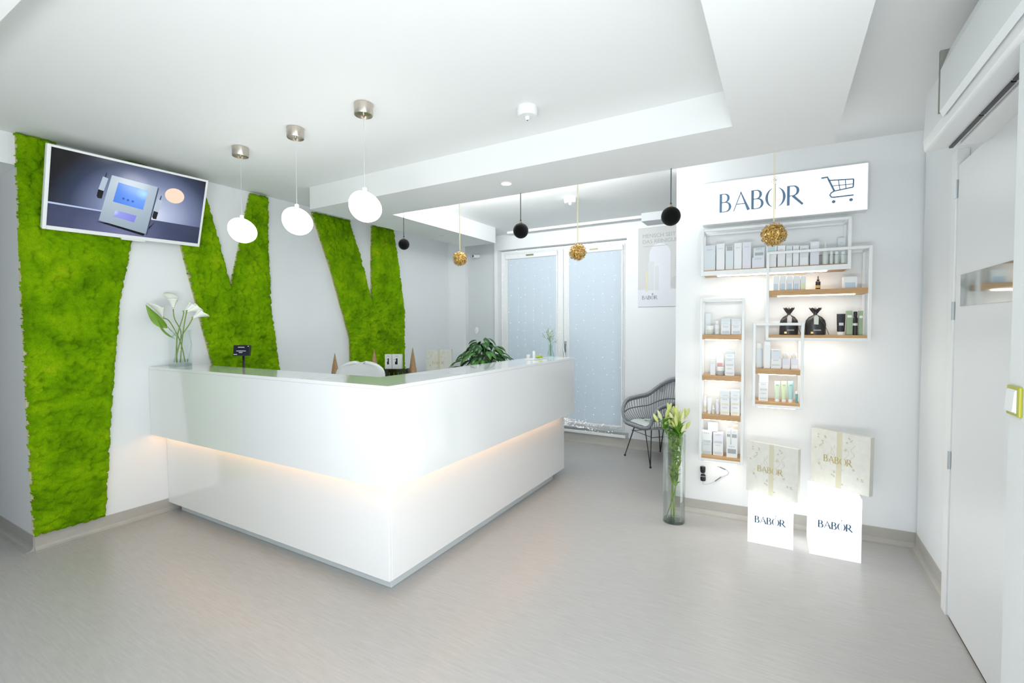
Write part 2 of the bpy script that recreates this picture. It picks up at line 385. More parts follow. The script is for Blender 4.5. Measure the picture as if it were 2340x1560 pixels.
# curtain of fairy lights
fl = thing('fairy_light_curtain', 'curtain of tiny white fairy lights hanging over the balcony window', 'string lights', (-2.5, YW-.02, 2.46))
wire = MB(); bulbs = MB(); led_b = mat('fairy_led', 'ffffff', .4, emit='ffffff', es=1.6)
wire.tube(catmull([(-.86+.17*i, 0, .0+.012*math.sin(i*2.1)) for i in range(11)], 3), .0012, 5)
for i in range(15):
    x = -.84+.12*i; pts = [(x+random.uniform(-.012, .012), 0, -.01-.115*j) for j in range(20)]
    if i > 5: pts += [(x+random.uniform(-.02, .02), -.01, -2.28)]
    wire.tube(pts, .0007, 4)
    for j, p in enumerate(pts[1:]):
        r = random.uniform(.0022, .0042); bulbs.ball((p[0]+random.gauss(0, .014), -.003, p[2]+random.uniform(-.045, .045)), r, 6)
for i in range(120):
    x = .0+abs(random.gauss(0, .33)); bulbs.ball((min(x, .86), random.uniform(-.03, 0), -2.245+random.uniform(-.05, .05)+max(0, .05-.1*x)), random.uniform(.002, .0045), 6)
for i in range(12): bulbs.ball((random.choice((-.45, .42))+random.gauss(0, .1), -.02, .03), .0045, 6)
wire.build('wire', mat('clear_wire', 'dfe5e8', .3), fl)
bulbs.build('bulbs', led_b, fl)['kind'] = 'stuff'

# ------------------------------------------------------------------ moss panels
MOSS = moss_mat()
def moss(pxs, label, zmin, cell=.0065, seed=1):
    P = np.array([[*(onx(a, b, XM+.03)).yz] for a, b in pxs]); P[:, 1] = np.clip(P[:, 1], zmin, ZC-.006)
    y0, z0 = P.min(0)-.02; y1, z1 = P.max(0)+.02
    ny, nz = int((y1-y0)/cell)+1, int((z1-z0)/cell)+1
    r = np.random.default_rng(seed)
    Y, Z = np.meshgrid(y0+np.arange(ny)*cell, z0+np.arange(nz)*cell, indexing='ij')
    # signed distance to the outline
    dist = np.full(Y.shape, 9.); ins = np.zeros(Y.shape, bool)
    for i in range(len(P)):
        a, b = P[i], P[(i+1) % len(P)]; ab = b-a
        t = np.clip(((Y-a[0])*ab[0]+(Z-a[1])*ab[1])/(ab@ab), 0, 1)
        dist = np.minimum(dist, np.hypot(Y-a[0]-t*ab[0], Z-a[1]-t*ab[1]))
        cr = ((a[1] > Z) != (b[1] > Z)) & (Y < (b[0]-a[0])*(Z-a[1])/((b[1]-a[1]) or 1e-9)+a[0]); ins ^= cr
    sd = np.where(ins, dist, -dist)
    def puffs(size, amp, s2):
        rr = np.random.default_rng(s2); gy, gz = int((y1-y0)/size)+6, int((z1-z0)/size)+6
        jy, jz = rr.uniform(0, 1, (gy, gz)), rr.uniform(0, 1, (gy, gz)); R = rr.uniform(.62, .98, (gy, gz)); Hh = rr.uniform(.5, 1, (gy, gz))
        iy = ((Y-y0)/size).astype(int)+2; iz = ((Z-z0)/size).astype(int)+2; best = np.zeros(Y.shape)
        for dy in (-1, 0, 1):
            for dz in (-1, 0, 1):
                a, b = iy+dy, iz+dz
                d = np.hypot((Y-y0)/size-(a-2+jy[a, b]), (Z-z0)/size-(b-2+jz[a, b]))
                best = np.maximum(best, Hh[a, b]*np.sqrt(np.clip(1-(d/R[a, b])**2, 0, 1)))
        return best*amp
    H = .012+puffs(.15, .012, seed+3)+puffs(.043, .036, seed)+puffs(.020, .014, seed+1)+r.uniform(-.0016, .0016, Y.shape)
    edge = sd+puffs(.03, .016, seed+5)-.003
    H = .006+H*np.sqrt(np.clip(edge/.03, 0, 1))
    keep = edge > 0
    idx = -np.ones(Y.shape, int); full = keep.copy()
    full[1:, :] |= keep[:-1, :]; full[:, 1:] |= keep[:, :-1]; full[1:, 1:] |= keep[:-1, :-1]
    H[~keep] = 0
    idx[full] = np.arange(full.sum())
    jit = r.uniform(-.3, .3, (2,)+Y.shape)*cell
    V = np.stack([np.full(Y.shape, 0.)+H, Y+jit[0], Z+jit[1]], -1)[full]
    q = keep[:-1, :-1]; a = idx[:-1, :-1][q]; b2 = idx[1:, :-1][q]; c2 = idx[1:, 1:][q]; d2 = idx[:-1, 1:][q]
    Fq = np.stack([a, b2, c2, d2], -1)
    t = thing('moss_artwork', label, 'moss wall art', (XM+.012, 0, 0), group=None)
    me = bpy.data.meshes.new('moss'); me.vertices.add(len(V)); me.vertices.foreach_set('co', V.ravel())
    me.loops.add(Fq.size); me.loops.foreach_set('vertex_index', Fq.ravel().astype(np.int32))
    me.polygons.add(len(Fq)); me.polygons.foreach_set('loop_start', np.arange(0, Fq.size, 4, dtype=np.int32)); me.update(calc_edges=True)
    me.polygons.foreach_set('use_smooth', [True]*len(Fq)); me.materials.append(MOSS)
    o = bpy.data.objects.new('moss', me); COL.objects.link(o); o.parent = t; o['kind'] = 'stuff'
    bb = MB(); C = P.mean(0); n = len(P)
    bb.add([(-.012, p[0], p[1]) for p in P]+[(-.001, p[0], p[1]) for p in P], [tuple(range(n)), tuple(range(n, 2*n))[::-1]]+[(i, n+i, n+(i+1) % n, (i+1) % n) for i in range(n)])
    bb.build('backing_board', mat('cut_board_edge', 'ddd9a8', .8), t)
moss([(36, 304), (124, 323), (230, 500), (286, 366), (336, 378), (320, 470), (298, 562), (272, 690), (254, 920), (240, 1183), (158, 1203), (78, 1228), (60, 900), (46, 600)],
     'tall green moss panel on the left wall behind the television, reaching the skirting', .11, seed=11)
moss([(386, 408), (452, 420), (472, 457), (496, 540), (527, 656), (548, 560), (571, 443), (610, 451), (612, 560), (618, 700), (638, 845), (648, 915), (506, 915), (487, 838), (415, 565)],
     'middle green moss panel, forked in a V, behind the payment display', .5, seed=31)
moss([(712, 484), (797, 504), (826, 600), (850, 697), (849, 600), (850, 516), (897, 526), (905, 580), (922, 700), (923, 850), (922, 900), (803, 900), (800, 775), (757, 620)],
     'right-hand forked green moss panel under the dropped ceiling slab', .87, seed=51)

# ------------------------------------------------------------------ reception counter
rc = thing('reception_counter', 'white gloss L-shaped reception counter with a glowing recess under its upper tier', 'counter', (-1.8, 1.8, 0))
def cb(name, m, x0, x1, y0, y1, z0, z1, bevel=.002, parent=rc):
    return MB().box(x0+1.8, x1+1.8, y0-1.8, y1-1.8, z0, z1).build(name, m, parent, bevel=bevel)
XI = XM+.002
cb('upper_front_panel', lac, XI, -1.7405, 1.752, 1.772, .64, 1.155)
cb('upper_side_panel', lac, -1.759, -1.739, 1.7725, 4.21, .64, 1.155)
cb('upper_end_panel', lac, -2.098, -1.7595, 4.19, 4.21, .64, 1.155)
cb('upper_inner_panel', lac, XI, -2.10, 2.03, 2.05, .72, 1.155)
cb('upper_inner_side_panel', lac, -2.12, -2.10, 2.05, 4.21, .72, 1.155)
tp = MB().prism([(XI+1.8, 1.75-1.8), (-1.737+1.8, 1.75-1.8), (-1.737+1.8, 4.212-1.8), (-2.10+1.8, 4.212-1.8), (-2.10+1.8, 2.05-1.8), (XI+1.8, 2.05-1.8)], 1.1555, 1.1755)
tp.build('counter_top', lac, rc, bevel=.0015)
un = MB().prism([(XI+1.8, 1.773-1.8), (-1.76+1.8, 1.773-1.8), (-1.76+1.8, 4.189-1.8), (-2.10+1.8, 4.189-1.8), (-2.10+1.8, 2.03-1.8), (XI+1.8, 2.03-1.8)], .655, .67)
un.build('underside_panel', lacq, rc)
cb('lower_front_panel', lac, XI, -1.8585, 1.862, 1.882, .07, .655)
cb('lower_side_panel', lac, -1.877, -1.857, 1.8825, 4.247, .07, .655)
cb('lower_end_panel', lac, -2.30, -1.8775, 4.227, 4.247, .07, .655)
toe_m = mat('toe_kick_metal', 'dde4e7', .3, metal=.2)
cb('toe_kick', toe_m, -4.20, -1.900, 1.915, 1.93, 0.001, .07)
cb('side_toe_kick', toe_m, -1.915, -1.900, 1.9305, 4.075, 0.001, .07)
cb('desk_top', lacq, XI+.01, -2.12, 2.05, 2.62, .72, .745)
cb('side_desk_top', lacq, -2.60, -2.12, 2.6205, 4.21, .72, .745)
cb('led_strip', ledwarm, XI+.02, -1.80, 1.815, 1.826, .648, .6545, 0)
cb('side_led_strip', ledwarm, -1.817, -1.806, 1.83, 4.15, .648, .6545, 0)

# low sideboard along the moss wall behind the counter
sb = thing('sideboard', 'low white sideboard against the moss wall behind the counter', 'cabinet', (-3.92, 4.1, 0))
MB().box(-.352, .33, -1.2, 1.2, .06, .83).build('body', lacq, sb, bevel=.003)
MB().box(-.354, .345, -1.21, 1.21, .83, .855).build('top', lac, sb, bevel=.003)
MB().box(-.33, .28, -1.16, 1.16, 0.001, .06).build('plinth', alu, sb)
for i in range(4):
    dd = MB().box(.33, .348, -1.195+.6*i, -.605+.6*i, .07, .825).build('door', lac, sb, bevel=.003)
    MB().box(.348, .36, -.64+.6*i-(.52 if i % 2 else 0), -.63+.6*i-(.52 if i % 2 else 0), .6, .75).build('handle', alu, dd)
SBZ = .855

# ------------------------------------------------------------------ television
tilt, rol = .342, .018
tn = Vector((math.cos(tilt), 0, -math.sin(tilt))); r_ = Vector((0, 1, 0)); u_ = Vector((math.sin(tilt), 0, math.cos(tilt)))
tr_ = r_*math.cos(rol)+u_*math.sin(rol); tu = u_*math.cos(rol)-r_*math.sin(rol)
tv = thing('television', 'white-framed television tilted forward on the wall over the moss', 'television', (-4.095, 1.61, 2.392))
tv.rotation_euler = Matrix((tr_, -tn, tu)).transposed().to_euler()    # local x right, -y towards the viewer, z up
MB().box(-.475, .475, .003, .035, -.271, .271).build('housing', white, tv, bevel=.006)
fr = MB().box(-.475, -.455, -.006, .003, -.271, .271).box(.46, .475, -.006, .003, -.271, .271).box(-.455, .46, -.006, .003, .256, .271).box(-.455, .46, -.006, .003, -.271, -.245)
fr.build('bezel', white, tv, bevel=.003)
MB().box(-.05, .10, .0, .022, -.284, -.271).build('sensor_bar', white, tv, bevel=.003)
MB().box(-.2, .2, .035, .06, -.2, .15).build('rear_cover', lacq, tv, bevel=.01)
arm = MB().box(-.12, .12, .06, .075, -.15, .10); arm.tube([(0, .075, 0), (.0, .15, -.05)], .016, 10)
arm.build('wall_bracket', blackp, tv)
def emis(name, stops=None, col=None, st=1.0, centre=(0, 0), axis='sphere', scale=1):
    m = bpy.data.materials.new(name); m.use_nodes = True; nt = m.node_tree; nt.nodes.clear()
    o = nt.nodes.new('ShaderNodeOutputMaterial'); e = nt.nodes.new('ShaderNodeEmission'); e.inputs[1].default_value = st
    gl = nt.nodes.new('ShaderNodeBsdfGlossy'); gl.inputs['Roughness'].default_value = .15; gl.inputs[0].default_value = (.04, .04, .04, 1)
    ad = nt.nodes.new('ShaderNodeAddShader'); nt.links.new(e.outputs[0], ad.inputs[0]); nt.links.new(gl.outputs[0], ad.inputs[1]); nt.links.new(ad.outputs[0], o.inputs[0])
    if col: e.inputs[0].default_value = srgb(col); return m
    tc = nt.nodes.new('ShaderNodeTexCoord'); mp = nt.nodes.new('ShaderNodeMapping'); mp.vector_type = 'POINT'
    mp.inputs['Location'].default_value = (-centre[0]*scale, 0, -centre[1]*scale*1.2); mp.inputs['Scale'].default_value = (scale, 0, scale*1.2)
    g = nt.nodes.new('ShaderNodeTexGradient'); g.gradient_type = 'SPHERICAL'
    nt.links.new(tc.outputs['Object'], mp.inputs[0]); nt.links.new(mp.outputs[0], g.inputs[0])
    r = nt.nodes.new('ShaderNodeValToRGB'); nt.links.new(g.outputs[0], r.inputs[0])
    r.color_ramp.elements[0].position = stops[0][0]; r.color_ramp.elements[0].color = srgb(stops[0][1])
    r.color_ramp.elements[1].position = stops[-1][0]; r.color_ramp.elements[1].color = srgb(stops[-1][1])
    for p, cc in stops[1:-1]: q = r.color_ramp.elements.new(p); q.color = srgb(cc)
    nt.links.new(r.outputs[0], e.inputs[0]); return m
TS = .95
scr = MB().box(-.455, .46, -.001, .003, -.245, .256).build('screen', emis('tv_backdrop', [(0, '030407'), (.16, '0a0c14'), (.34, '2f3a56'), (.55, '7480a4'), (.8, 'b4c0dd'), (1, 'eaf0ff')], st=TS, centre=(.09, -.08), scale=1.5), tv)
def pic(name, pts, m, y, parent=scr):
    n = len(pts); MB().add([(a, y, z) for a, z in pts]+[(a, y+.0006, z) for a, z in pts], [tuple(range(n)), tuple(range(n, 2*n))[::-1]]+[(i, n+i, n+(i+1) % n, (i+1) % n) for i in range(n)]).build(name, m, parent)
def disc(cx, cz, r, n=20, k=1): return [(cx+r*math.cos(2*PI*i/n), cz+r*k*math.sin(2*PI*i/n)) for i in range(n)]
pic('picture_table', [(-.455, -.099), (.46, -.112), (.46, -.245), (-.455, -.245)], emis('tv_table', [(0, '242b44'), (.5, '40486a'), (1, '767ca2')], st=TS, centre=(-.05, -.25), scale=1.7), -.0012)
pic('picture_table_edge', [(-.455, -.088), (-.17, -.095), (-.17, -.104), (-.455, -.100)], emis('tv_edge', col='b8c8e8', st=TS), -.0014)
pic('picture_highlight', disc(.255, .10, .066, 24, .85), emis('tv_bokeh', col='ffe0c8', st=TS), -.0014)
pic('picture_device_shadow', [(-.203, -.176), (.081, -.236), (.15, -.115), (.10, -.18)], emis('tv_black', col='04040a', st=TS), -.0016)
pic('picture_device', [(-.139, .158), (.139, .14), (.096, -.221), (-.189, -.166)], emis('tv_device', [(0, '8fa0b0'), (1, 'c2d2de')], st=TS, centre=(-.1, .1), scale=2.2), -.0020)
pic('picture_device_side', [(.139, .14), (.146, .128), (.104, -.232), (.096, -.221)], emis('tv_side', col='3c4a60', st=TS), -.0022)
pic('picture_display', [(-.099, .118), (.081, .099), (.061, -.045), (-.12, -.021)], emis('tv_blue', [(0, '4f86e8'), (.7, '6ea2ff'), (1, 'a8dcff')], st=TS, centre=(.06, .07), scale=5), -.0026)
pic('picture_keypad', [(-.099, -.078), (.026, -.096), (.014, -.146), (-.111, -.125)], emis('tv_violet', [(0, '7a7fe0'), (.8, '9aa0f0'), (1, 'd4e6ff')], st=TS, centre=(-.11, -.09), scale=6), -.0026)
for a, z in ((-.062, .0), (-.035, -.005), (-.006, -.008)): pic('picture_button', disc(a, z+.012, .008, 10), emis('tv_button'+str(a), col='3a5fc0', st=TS), -.003)
for dx, dz, k in ((0, 0, 1), (.335, -.085, .92)):
    pic('picture_probe_tip', [(-.170+dx, .168+dz), (-.165+dx, .166+dz), (-.170+dx, .135+dz), (-.178+dx, .136+dz)], emis('tv_grey%g' % dx, col='2d3648', st=TS), -.0028)
    pic('picture_probe', [(-.187+dx, .138+dz), (-.157+dx, .130+dz), (-.176+dx, .040+dz), (-.206+dx, .046+dz)], emis('tv_pale%g' % dx, col='b4c4d4', st=TS), -.0028)
    pic('picture_probe_foot', [(-.206+dx, .046+dz), (-.176+dx, .040+dz), (-.184+dx, -.014+dz), (-.205+dx, -.014+dz), (-.212+dx, .0+dz)], emis('tv_foot%g' % dx, col='08080c', st=TS), -.0029)
tp_ = MB().box(.012, .03, -.0, .075, -.05, .05)

# ------------------------------------------------------------------ pendant lamps
for i, ((cx, cy), lab) in enumerate(zip(((-3.284, 1.925), (-2.672, 1.918), (-2.056, 1.908)), ('glowing opal pendant lamp nearest the television', 'middle one of the three glowing opal pendant lamps', 'glowing opal pendant lamp nearest the dropped slab edge'))):
    p = thing('pendant_lamp', lab, 'lamp', (cx, cy, ZC), group='opal pendant lamps over the counter')
    zc = (2.155, 2.148, 2.157)[i]-ZC
    MB().lathe([(.05, -.001), (.052, -.002), (.052, -.060), (.049, -.064), (.049, -.055), (.006, -.055), (.006, -.075), (.0005, -.078)], n=32).build('canopy', nickel, p, smooth='auto')
    MB().cyl((0, 0, -.07), (0, 0, zc+.11), .0013, n=6).build('cord', mat('clear_cable', 'c8ccd0', .3), p)
    m = MB(); pr = []
    R = .094
    for k in range(17):
        a = PI*k/16; pr.append((max(R*math.sin(a)*(1-.06*math.cos(a)), 1e-4), -R*.87*math.cos(a)))
    m.lathe(pr, n=36)
    s = m.build('shade', shade_m, p, smooth=True, loc=(0, 0, zc))
    s.rotation_euler = Matrix.Rotation(math.radians(36), 3, FW).to_euler()
    MB().lathe([(.012, .0), (.012, .022), (.003, .03), (.0005, .031)], (0, 0, zc+.083), 14).build('cap', white, p, smooth='auto')

# ------------------------------------------------------------------ ceiling fittings
for loc, lab, r in (((-1.283, 2.415, ZC), 'round white smoke detector on the main ceiling', .058), ((-1.815, 4.304, ZC), 'round white smoke detector on the ceiling behind the slab', .058)):
    d = thing('smoke_detector', lab, 'smoke detector', loc, group=None)
    MB().lathe([(r, 0), (r*1.02, -.006), (r, -.040), (r*.86, -.050), (r*.3, -.052), (.0005, -.052)], n=32).build('housing', white, d, smooth='auto')
    MB().lathe([(.014, -.05), (.013, -.062), (.008, -.070), (.0005, -.071)], n=14).build('sensor', white, d, smooth='auto')
    MB().ball((0, 0, -.071), .004, 8).build('led', blackp, d)
d = thing('recessed_spotlight', 'small lit round downlight in the dropped ceiling slab', 'spotlight', (-1.785, 3.024, ZS))
MB().lathe([(.046, 0), (.046, -.003), (.036, -.004), (.036, .0)], n=28).build('trim_ring', white, d, smooth='auto')
MB().lathe([(.036, -.0035), (.0005, -.0036)], n=24).build('lens', mat('spot_lens', 'ffffff', .3, emit='ffffff', es=14), d)
d = thing('recessed_spotlight', 'unlit round downlight set in the slab beside the left wall', 'spotlight', (-3.44, 4.35, ZS))
MB().lathe([(.046, 0), (.046, -.003), (.036, -.004), (.036, .0)], n=28).build('trim_ring', white, d, smooth='auto')
MB().lathe([(.036, -.001), (.0005, -.0012)], n=24).build('lens', mat('spot_off', 'c9ced0', .3), d)

# ------------------------------------------------------------------ hanging baubles
def leafball(mb, c, r, n=1100):
    c = Vector(c)
    for i in range(n):
        z = 1-2*(i+.5)/n; ph = i*2.39996; q = math.sqrt(1-z*z); d = Vector((q*math.cos(ph), q*math.sin(ph), z))
        R = r*random.uniform(.72, 1.08); a = d.orthogonal().normalized(); a.rotate(Matrix.Rotation(random.uniform(0, 6.28), 3, d)); b = d.cross(a)
        l = r*random.uniform(.08, .17); wd = l*.5; tip = d*random.uniform(.1, .6)
        p = c+d*R; mb.add([p-a*l, p+b*wd+d*.9*wd*random.uniform(-1, 1), p+(a+tip)*l, p-b*wd+d*.9*wd*random.uniform(-1, 1)], [(0, 1, 2, 3)])
for (px, py), (bx, by), rp, kind, lab in (
    ((923, 487), (923, 558), 12.5, 0, 'small black velvet bauble hanging in front of the left wall, leftmost'),
    ((1049, 464), (1051, 591), 15.5, 1, 'gold foil bauble hanging left of the window, above the plant'),
    ((1187, 441), (1190, 527), 17.5, 0, 'black velvet bauble hanging in front of the left window sash'),
    ((1317, 420), (1320, 576), 18.5, 1, 'gold foil bauble hanging before the top of the window'),
    ((1534, 386), (1533, 494), 21.5, 0, 'largest black velvet bauble, hanging beside the product wall edge'),
    ((1767, 348), (1768, 536), 25, 1, 'gold foil bauble on a ribbon in front of the lit sign')):
    top = onz(px, py, ZS); y = 3.305; P = ony(bx, by, y); top = Vector((P.x, y, ZS)); r = rp/F*depth(P)
    t = thing('hanging_bauble', lab, 'bauble', top, group=('gold' if kind else 'black')+' baubles hanging from the slab edge')
    c = Vector((0, 0, P.z-ZS)); rb = MB(); zt = c.z+r*1.2
    w_ = .0035 if not kind else .005
    if kind:
        rb.box(-w_, -w_*.2, -.001, .001, zt, 0).box(w_*.2, w_, -.001, .001, zt, -.0)
        rb.build('ribbon', mat('pale_gold_ribbon', 'e3dcb6', .5), t)
        m = MB(); leafball(m, c, r); m.build('ball', gold, t)
        MB().ball(c, r*.62, 14).build('core', mat('gold_core', 'a87a30', .5, metal=.5), t, smooth=True)
    else:
        rb.box(-w_, -w_*.1, -.001, .001, zt+.01, 0).box(w_*.1, w_, -.0015, .0005, zt+.01, 0).box(-.006, .006, -.003, .003, zt+.004, zt+.014)
        rb.build('ribbon', mat('dark_grey_ribbon', '4a4e58', .6), t)
        MB().ball(c, r, 32).build('ball', blackm, t, smooth=True)
        MB().lathe([(r*.2, r*.96), (r*.2, r*1.12), (r*.08, r*1.14), (r*.06, r*1.26), (.0005, r*1.27)], c, 12).build('cap', mat('brass_cap', 'a89a72', .3, metal=1), t, smooth='auto')

# ------------------------------------------------------------------ calla lilies in a square glass vase
def leafblade(mb, base, tip, wdt, nrm, cup=.15, n=8, bend=.1):
    base = Vector(base); tip = Vector(tip); d = tip-base; nrm = Vector(nrm); nrm = (nrm-d*nrm.dot(d)/d.dot(d)).normalized(); sd_ = d.normalized().cross(nrm); rows = []
    L = d.length
    for i in range(n+1):
        t = i/n; w_ = wdt*math.sin(PI*min(1, t**.75*1.0))**.9*(1-.15*t)+.0008
        c = base+d*t+nrm*(bend*L*math.sin(PI*t))
        rows.append([c-sd_*w_+nrm*cup*w_, c-sd_*w_*.5, c-nrm*cup*w_*.3, c+sd_*w_*.5, c+sd_*w_+nrm*cup*w_])
    mb.grid(rows)
stem_m = mat('green_stem', '7f9c3c', .5, noise=.15, nscale=20); leaf_l = mat('calla_leaf', '84b03c', .45, noise=.3, nscale=14)
calla_w = mat('calla_spathe', 'f1f4ea', .4); calla_y = mat('spadix', 'd9d34a', .6)
cv = thing('calla_vase', 'clear square glass vase of white calla lilies at the wall end of the counter', 'vase', (-4.09, 1.885, 1.176))
hw = .058; H = .285
vs = MB()
for a, b, c_, d_ in ((-hw, hw, -hw, -hw+.004), (-hw, hw, hw-.004, hw), (-hw, -hw+.004, -hw+.004, hw-.004), (hw-.004, hw, -hw+.004, hw-.004)): vs.box(a, b, c_, d_, 0, H)
vs.build('glass_body', glass, cv); MB().box(-hw+.001, hw-.001, -hw+.001, hw-.001, .001, .022).build('glass_base', glass2, cv, bevel=.003)
MB().box(-hw+.005, hw-.005, -hw+.005, hw-.005, .0225, .055).build('water', glass2, cv)
VB = Vector((-4.09, 1.885, 1.176))
def loc_at(px, py, off=0):
    p = onx(px, py, -4.10+off); return p-VB
flowers = [((397, 828), (414, 765), (399, 728), (396, 706), (395, 690)), ((430, 828), (412, 780), (388, 735), (372, 726), (366, 709)), ((404, 828), (405, 770), (417, 727), (420, 713), (434, 703)),
           ((412, 828), (417, 770), (424, 724), (427, 712), (440, 706)), ((390, 828), (414, 772), (432, 742), (440, 727), (458, 716))]
for i, fl_ in enumerate(flowers):
    pts = [loc_at(*q, (i-2)*.014) for q in fl_]; pts[0].z = max(pts[0].z, .03)
    for q in pts[:2]: q.x = max(min(q.x, .045), -.045); q.y = max(min(q.y, .045), -.045)
    ct = thing('calla_lily', ('calla lily with its spathe tip curling left, tallest in the square vase', 'low leftmost calla lily in the square vase', 'white calla lily facing right behind the vase centre', 'white calla lily with a broad flat spathe at the right', 'narrow calla lily leaning right onto the moss edge')[i], 'flower', VB, group='calla lilies in the square vase')
    MB().tube(catmull(pts[:4], 8), .0042, 8).build('stem', stem_m, ct, smooth=True)
    b0, b1 = pts[3], pts[4]; ax = (b1-b0).normalized(); a1 = ax.orthogonal().normalized(); a2 = ax.cross(a1); Lf = .10
    # trumpet spathe: open cone, lip longer on one side
    tipd = (b1-b0); rows = []
    side = (tipd-Vector((0, 0, tipd.z))).normalized() if tipd.xy.length > .004 else Vector((-1, 0, 0))
    for k in range(9):
        t = k/8; row = []
        for j in range(17):
            a = 2*PI*j/16; o_dir = a1*math.cos(a)+a2*math.sin(a); lip = max(0, o_dir.dot(side))
            rr = .006+.034*t**1.5+(.030*lip*t**3); row.append(b0+ax*(Lf*t*(.8+.55*lip*t))+o_dir*rr)
        rows.append(row)
    m = MB(); m.grid(rows); m.build('spathe', calla_w, ct, smooth=True, solid=.0012)
    MB().tube([b0+ax*.01, b0+ax*.055], [.004, .003], 8).build('spadix', calla_y, ct, smooth=True)
    MB().lathe([(.0045, 0), (.007, .006), (.0095, .012)], b0, 10).build('green_calyx', leaf_l, ct, smooth=True)
lt = thing('calla_leaf', 'large pointed green leaf at the left of the square vase', 'leaf', VB)
m = MB(); leafblade(m, loc_at(402, 775), loc_at(358, 726), .022, (0, -1, .2), .3); leafblade(m, loc_at(382, 750), loc_at(333, 696), .040, (.5, -1, .3), .4, bend=.05)
m.build('blade', leaf_l, lt, smooth=True); MB().tube([loc_at(400, 826), loc_at(404, 768), loc_at(374, 738)], .003, 6).build('stalk', stem_m, lt)

# ------------------------------------------------------------------ payment display on a pole
pd = thing('payment_display', 'small black customer display on a pole behind the counter', 'display', (-3.62, 2.10, .745))
zc_ = onx(537, 800, -3.62); zc_ = ony(537, 800, 2.10).z-.745
MB().box(-.06, .06, -.045, .045, 0, .012).build('foot', blackp, pd, bevel=.004)
MB().cyl((0, 0, .012), (0, .01, zc_-.02), .009, n=12).build('pole', blackp, pd, smooth=True)
pdr = .45
dh = MB(); dh.M = Matrix.Translation((0, 0, zc_)) @ Matrix.Rotation(pdr, 4, 'Z') @ Matrix.Rotation(-.15, 4, 'X')
hwid = 19.5/F*depth((-3.62, 2.1, 1.48)); dh.box(-hwid, hwid, -.012, .010, -hwid*.62, hwid*.62)
hd = dh.build('display_head', blackp, pd, bevel=.003)
ds = MB(); ds.M = dh.M; ds.box(-hwid*.93, hwid*.93, -.0135, -.012, -hwid*.55, hwid*.55); ds.build('screen', emis('lcd_dark', col='0a0e2a', st=.6), pd)
tx = MB(); tx.M = dh.M
for x0, x1, z in ((-.4, .3, .36), (-.55, -.15, -.08), (-.1, .2, -.08), (.25, .55, -.08), (-.25, .2, -.26), (-.88, -.5, -.48)):
    k = x0
    while k < x1:
        tx.box(k*hwid, (k+.08)*hwid, -.0141, -.0134, (z-.035)*hwid, (z+.045)*hwid); k += .115
tx.box(.78*hwid, .9*hwid, -.0141, -.0134, .44*hwid, .52*hwid)
tx.build('screen_digits', emis('lcd_text', col='e6ecff', st=.8), pd)

# ------------------------------------------------------------------ office chair behind the counter
oc = thing('office_chair', 'white office chair, only its rounded backrest top showing over the counter', 'chair', (-3.22, 2.88, 0), rz=.45)
m = MB(); rows = []
for i in range(25):
    t = 1-(1-i/24)**1.6; z = .55+.612*t; hwd = .22*(1-.0*t) if t < .8 else .22*(max(0, 1-((t-.8)/.202)**2.6))**.38; row = []
    for j in range(11):
        s = -1+2*j/10; row.append((s*hwd, .02*(1-s*s)+.05*math.sin(t*2), z))
    rows.append(row)
m.grid(rows); m.build('backrest', white, oc, smooth=True, solid=.03)
MB().box(-.23, .23, -.50, -.02, .44, .50).build('seat', mat('white_leather', 'e8eaea', .45), oc, bevel=.03, seg=3)
MB().cyl((0, -.25, .08), (0, -.25, .44), .028, n=14).build('column', chrome, oc, smooth='auto')
MB().tube([(0, -.2, .43), (0, .03, .44), (0, .06, .62)], .018, 10).build('back_bracket', chrome, oc)
for k in range(5):
    a = 2*PI*k/5; e = (.27*math.cos(a), -.25+.27*math.sin(a), .075); MB().tube([(0, -.25, .10), e], [.022, .012], 8).build('leg', chrome, oc)
    MB().cyl((e[0]-.012*math.sin(a), e[1]+.012*math.cos(a), .026), (e[0]+.012*math.sin(a), e[1]-.012*math.cos(a), .026), .025, n=14).build('caster', blackp, oc)

# ------------------------------------------------------------------ things on the sideboard
brush = mat('bristle_brown', 'b08f68', .8, noise=.25, nscale=80)
for (px, py), x, wpx, lab in (((765, 806), -3.80, 26, 'brown bottle-brush cone tree left of the office chair'), ((855, 797), -3.86, 24, 'brown bottle-brush cone tree just behind the office chair'), ((943, 793), -3.78, 20, 'tall brown bottle-brush cone tree beside the gift box')):
    P = onx(px, py, x); h = P.z-SBZ; r = wpx*.5/F*depth(P)*1.0
    t = thing('cone_tree', lab, 'decoration', (P.x, P.y, SBZ), group='bottle-brush cone trees on the sideboard')
    MB().lathe([(r*.8, 0), (r*.8, .012), (.0005, .0125)], n=16).build('base', mat('birch_base', 'b99a70', .7), t, smooth='auto')
    m = MB(); nl = 34
    for i in range(nl):
        q = i/nl; z = .015+(h-.02)*q; rr = r*min(1, (1-q)*1.25)**.9*(.92 if q > .02 else .7)
        for k in range(40):
            a = random.uniform(0, 6.28); R = rr*random.uniform(.88, 1.06); dz = random.uniform(.004, .012)
            ca, sa = math.cos(a), math.sin(a); wv_ = .0022
            m.add([(0-sa*wv_, ca*wv_, z), (R*ca, R*sa, z+dz), (sa*wv_, -ca*wv_, z)], [(0, 1, 2)])
    m.lathe([(r*.86, .014), (r*.8, h*.3), (r*.45, h*.65), (.0008, h)], n=18)
    m.build('bristles', brush, t)
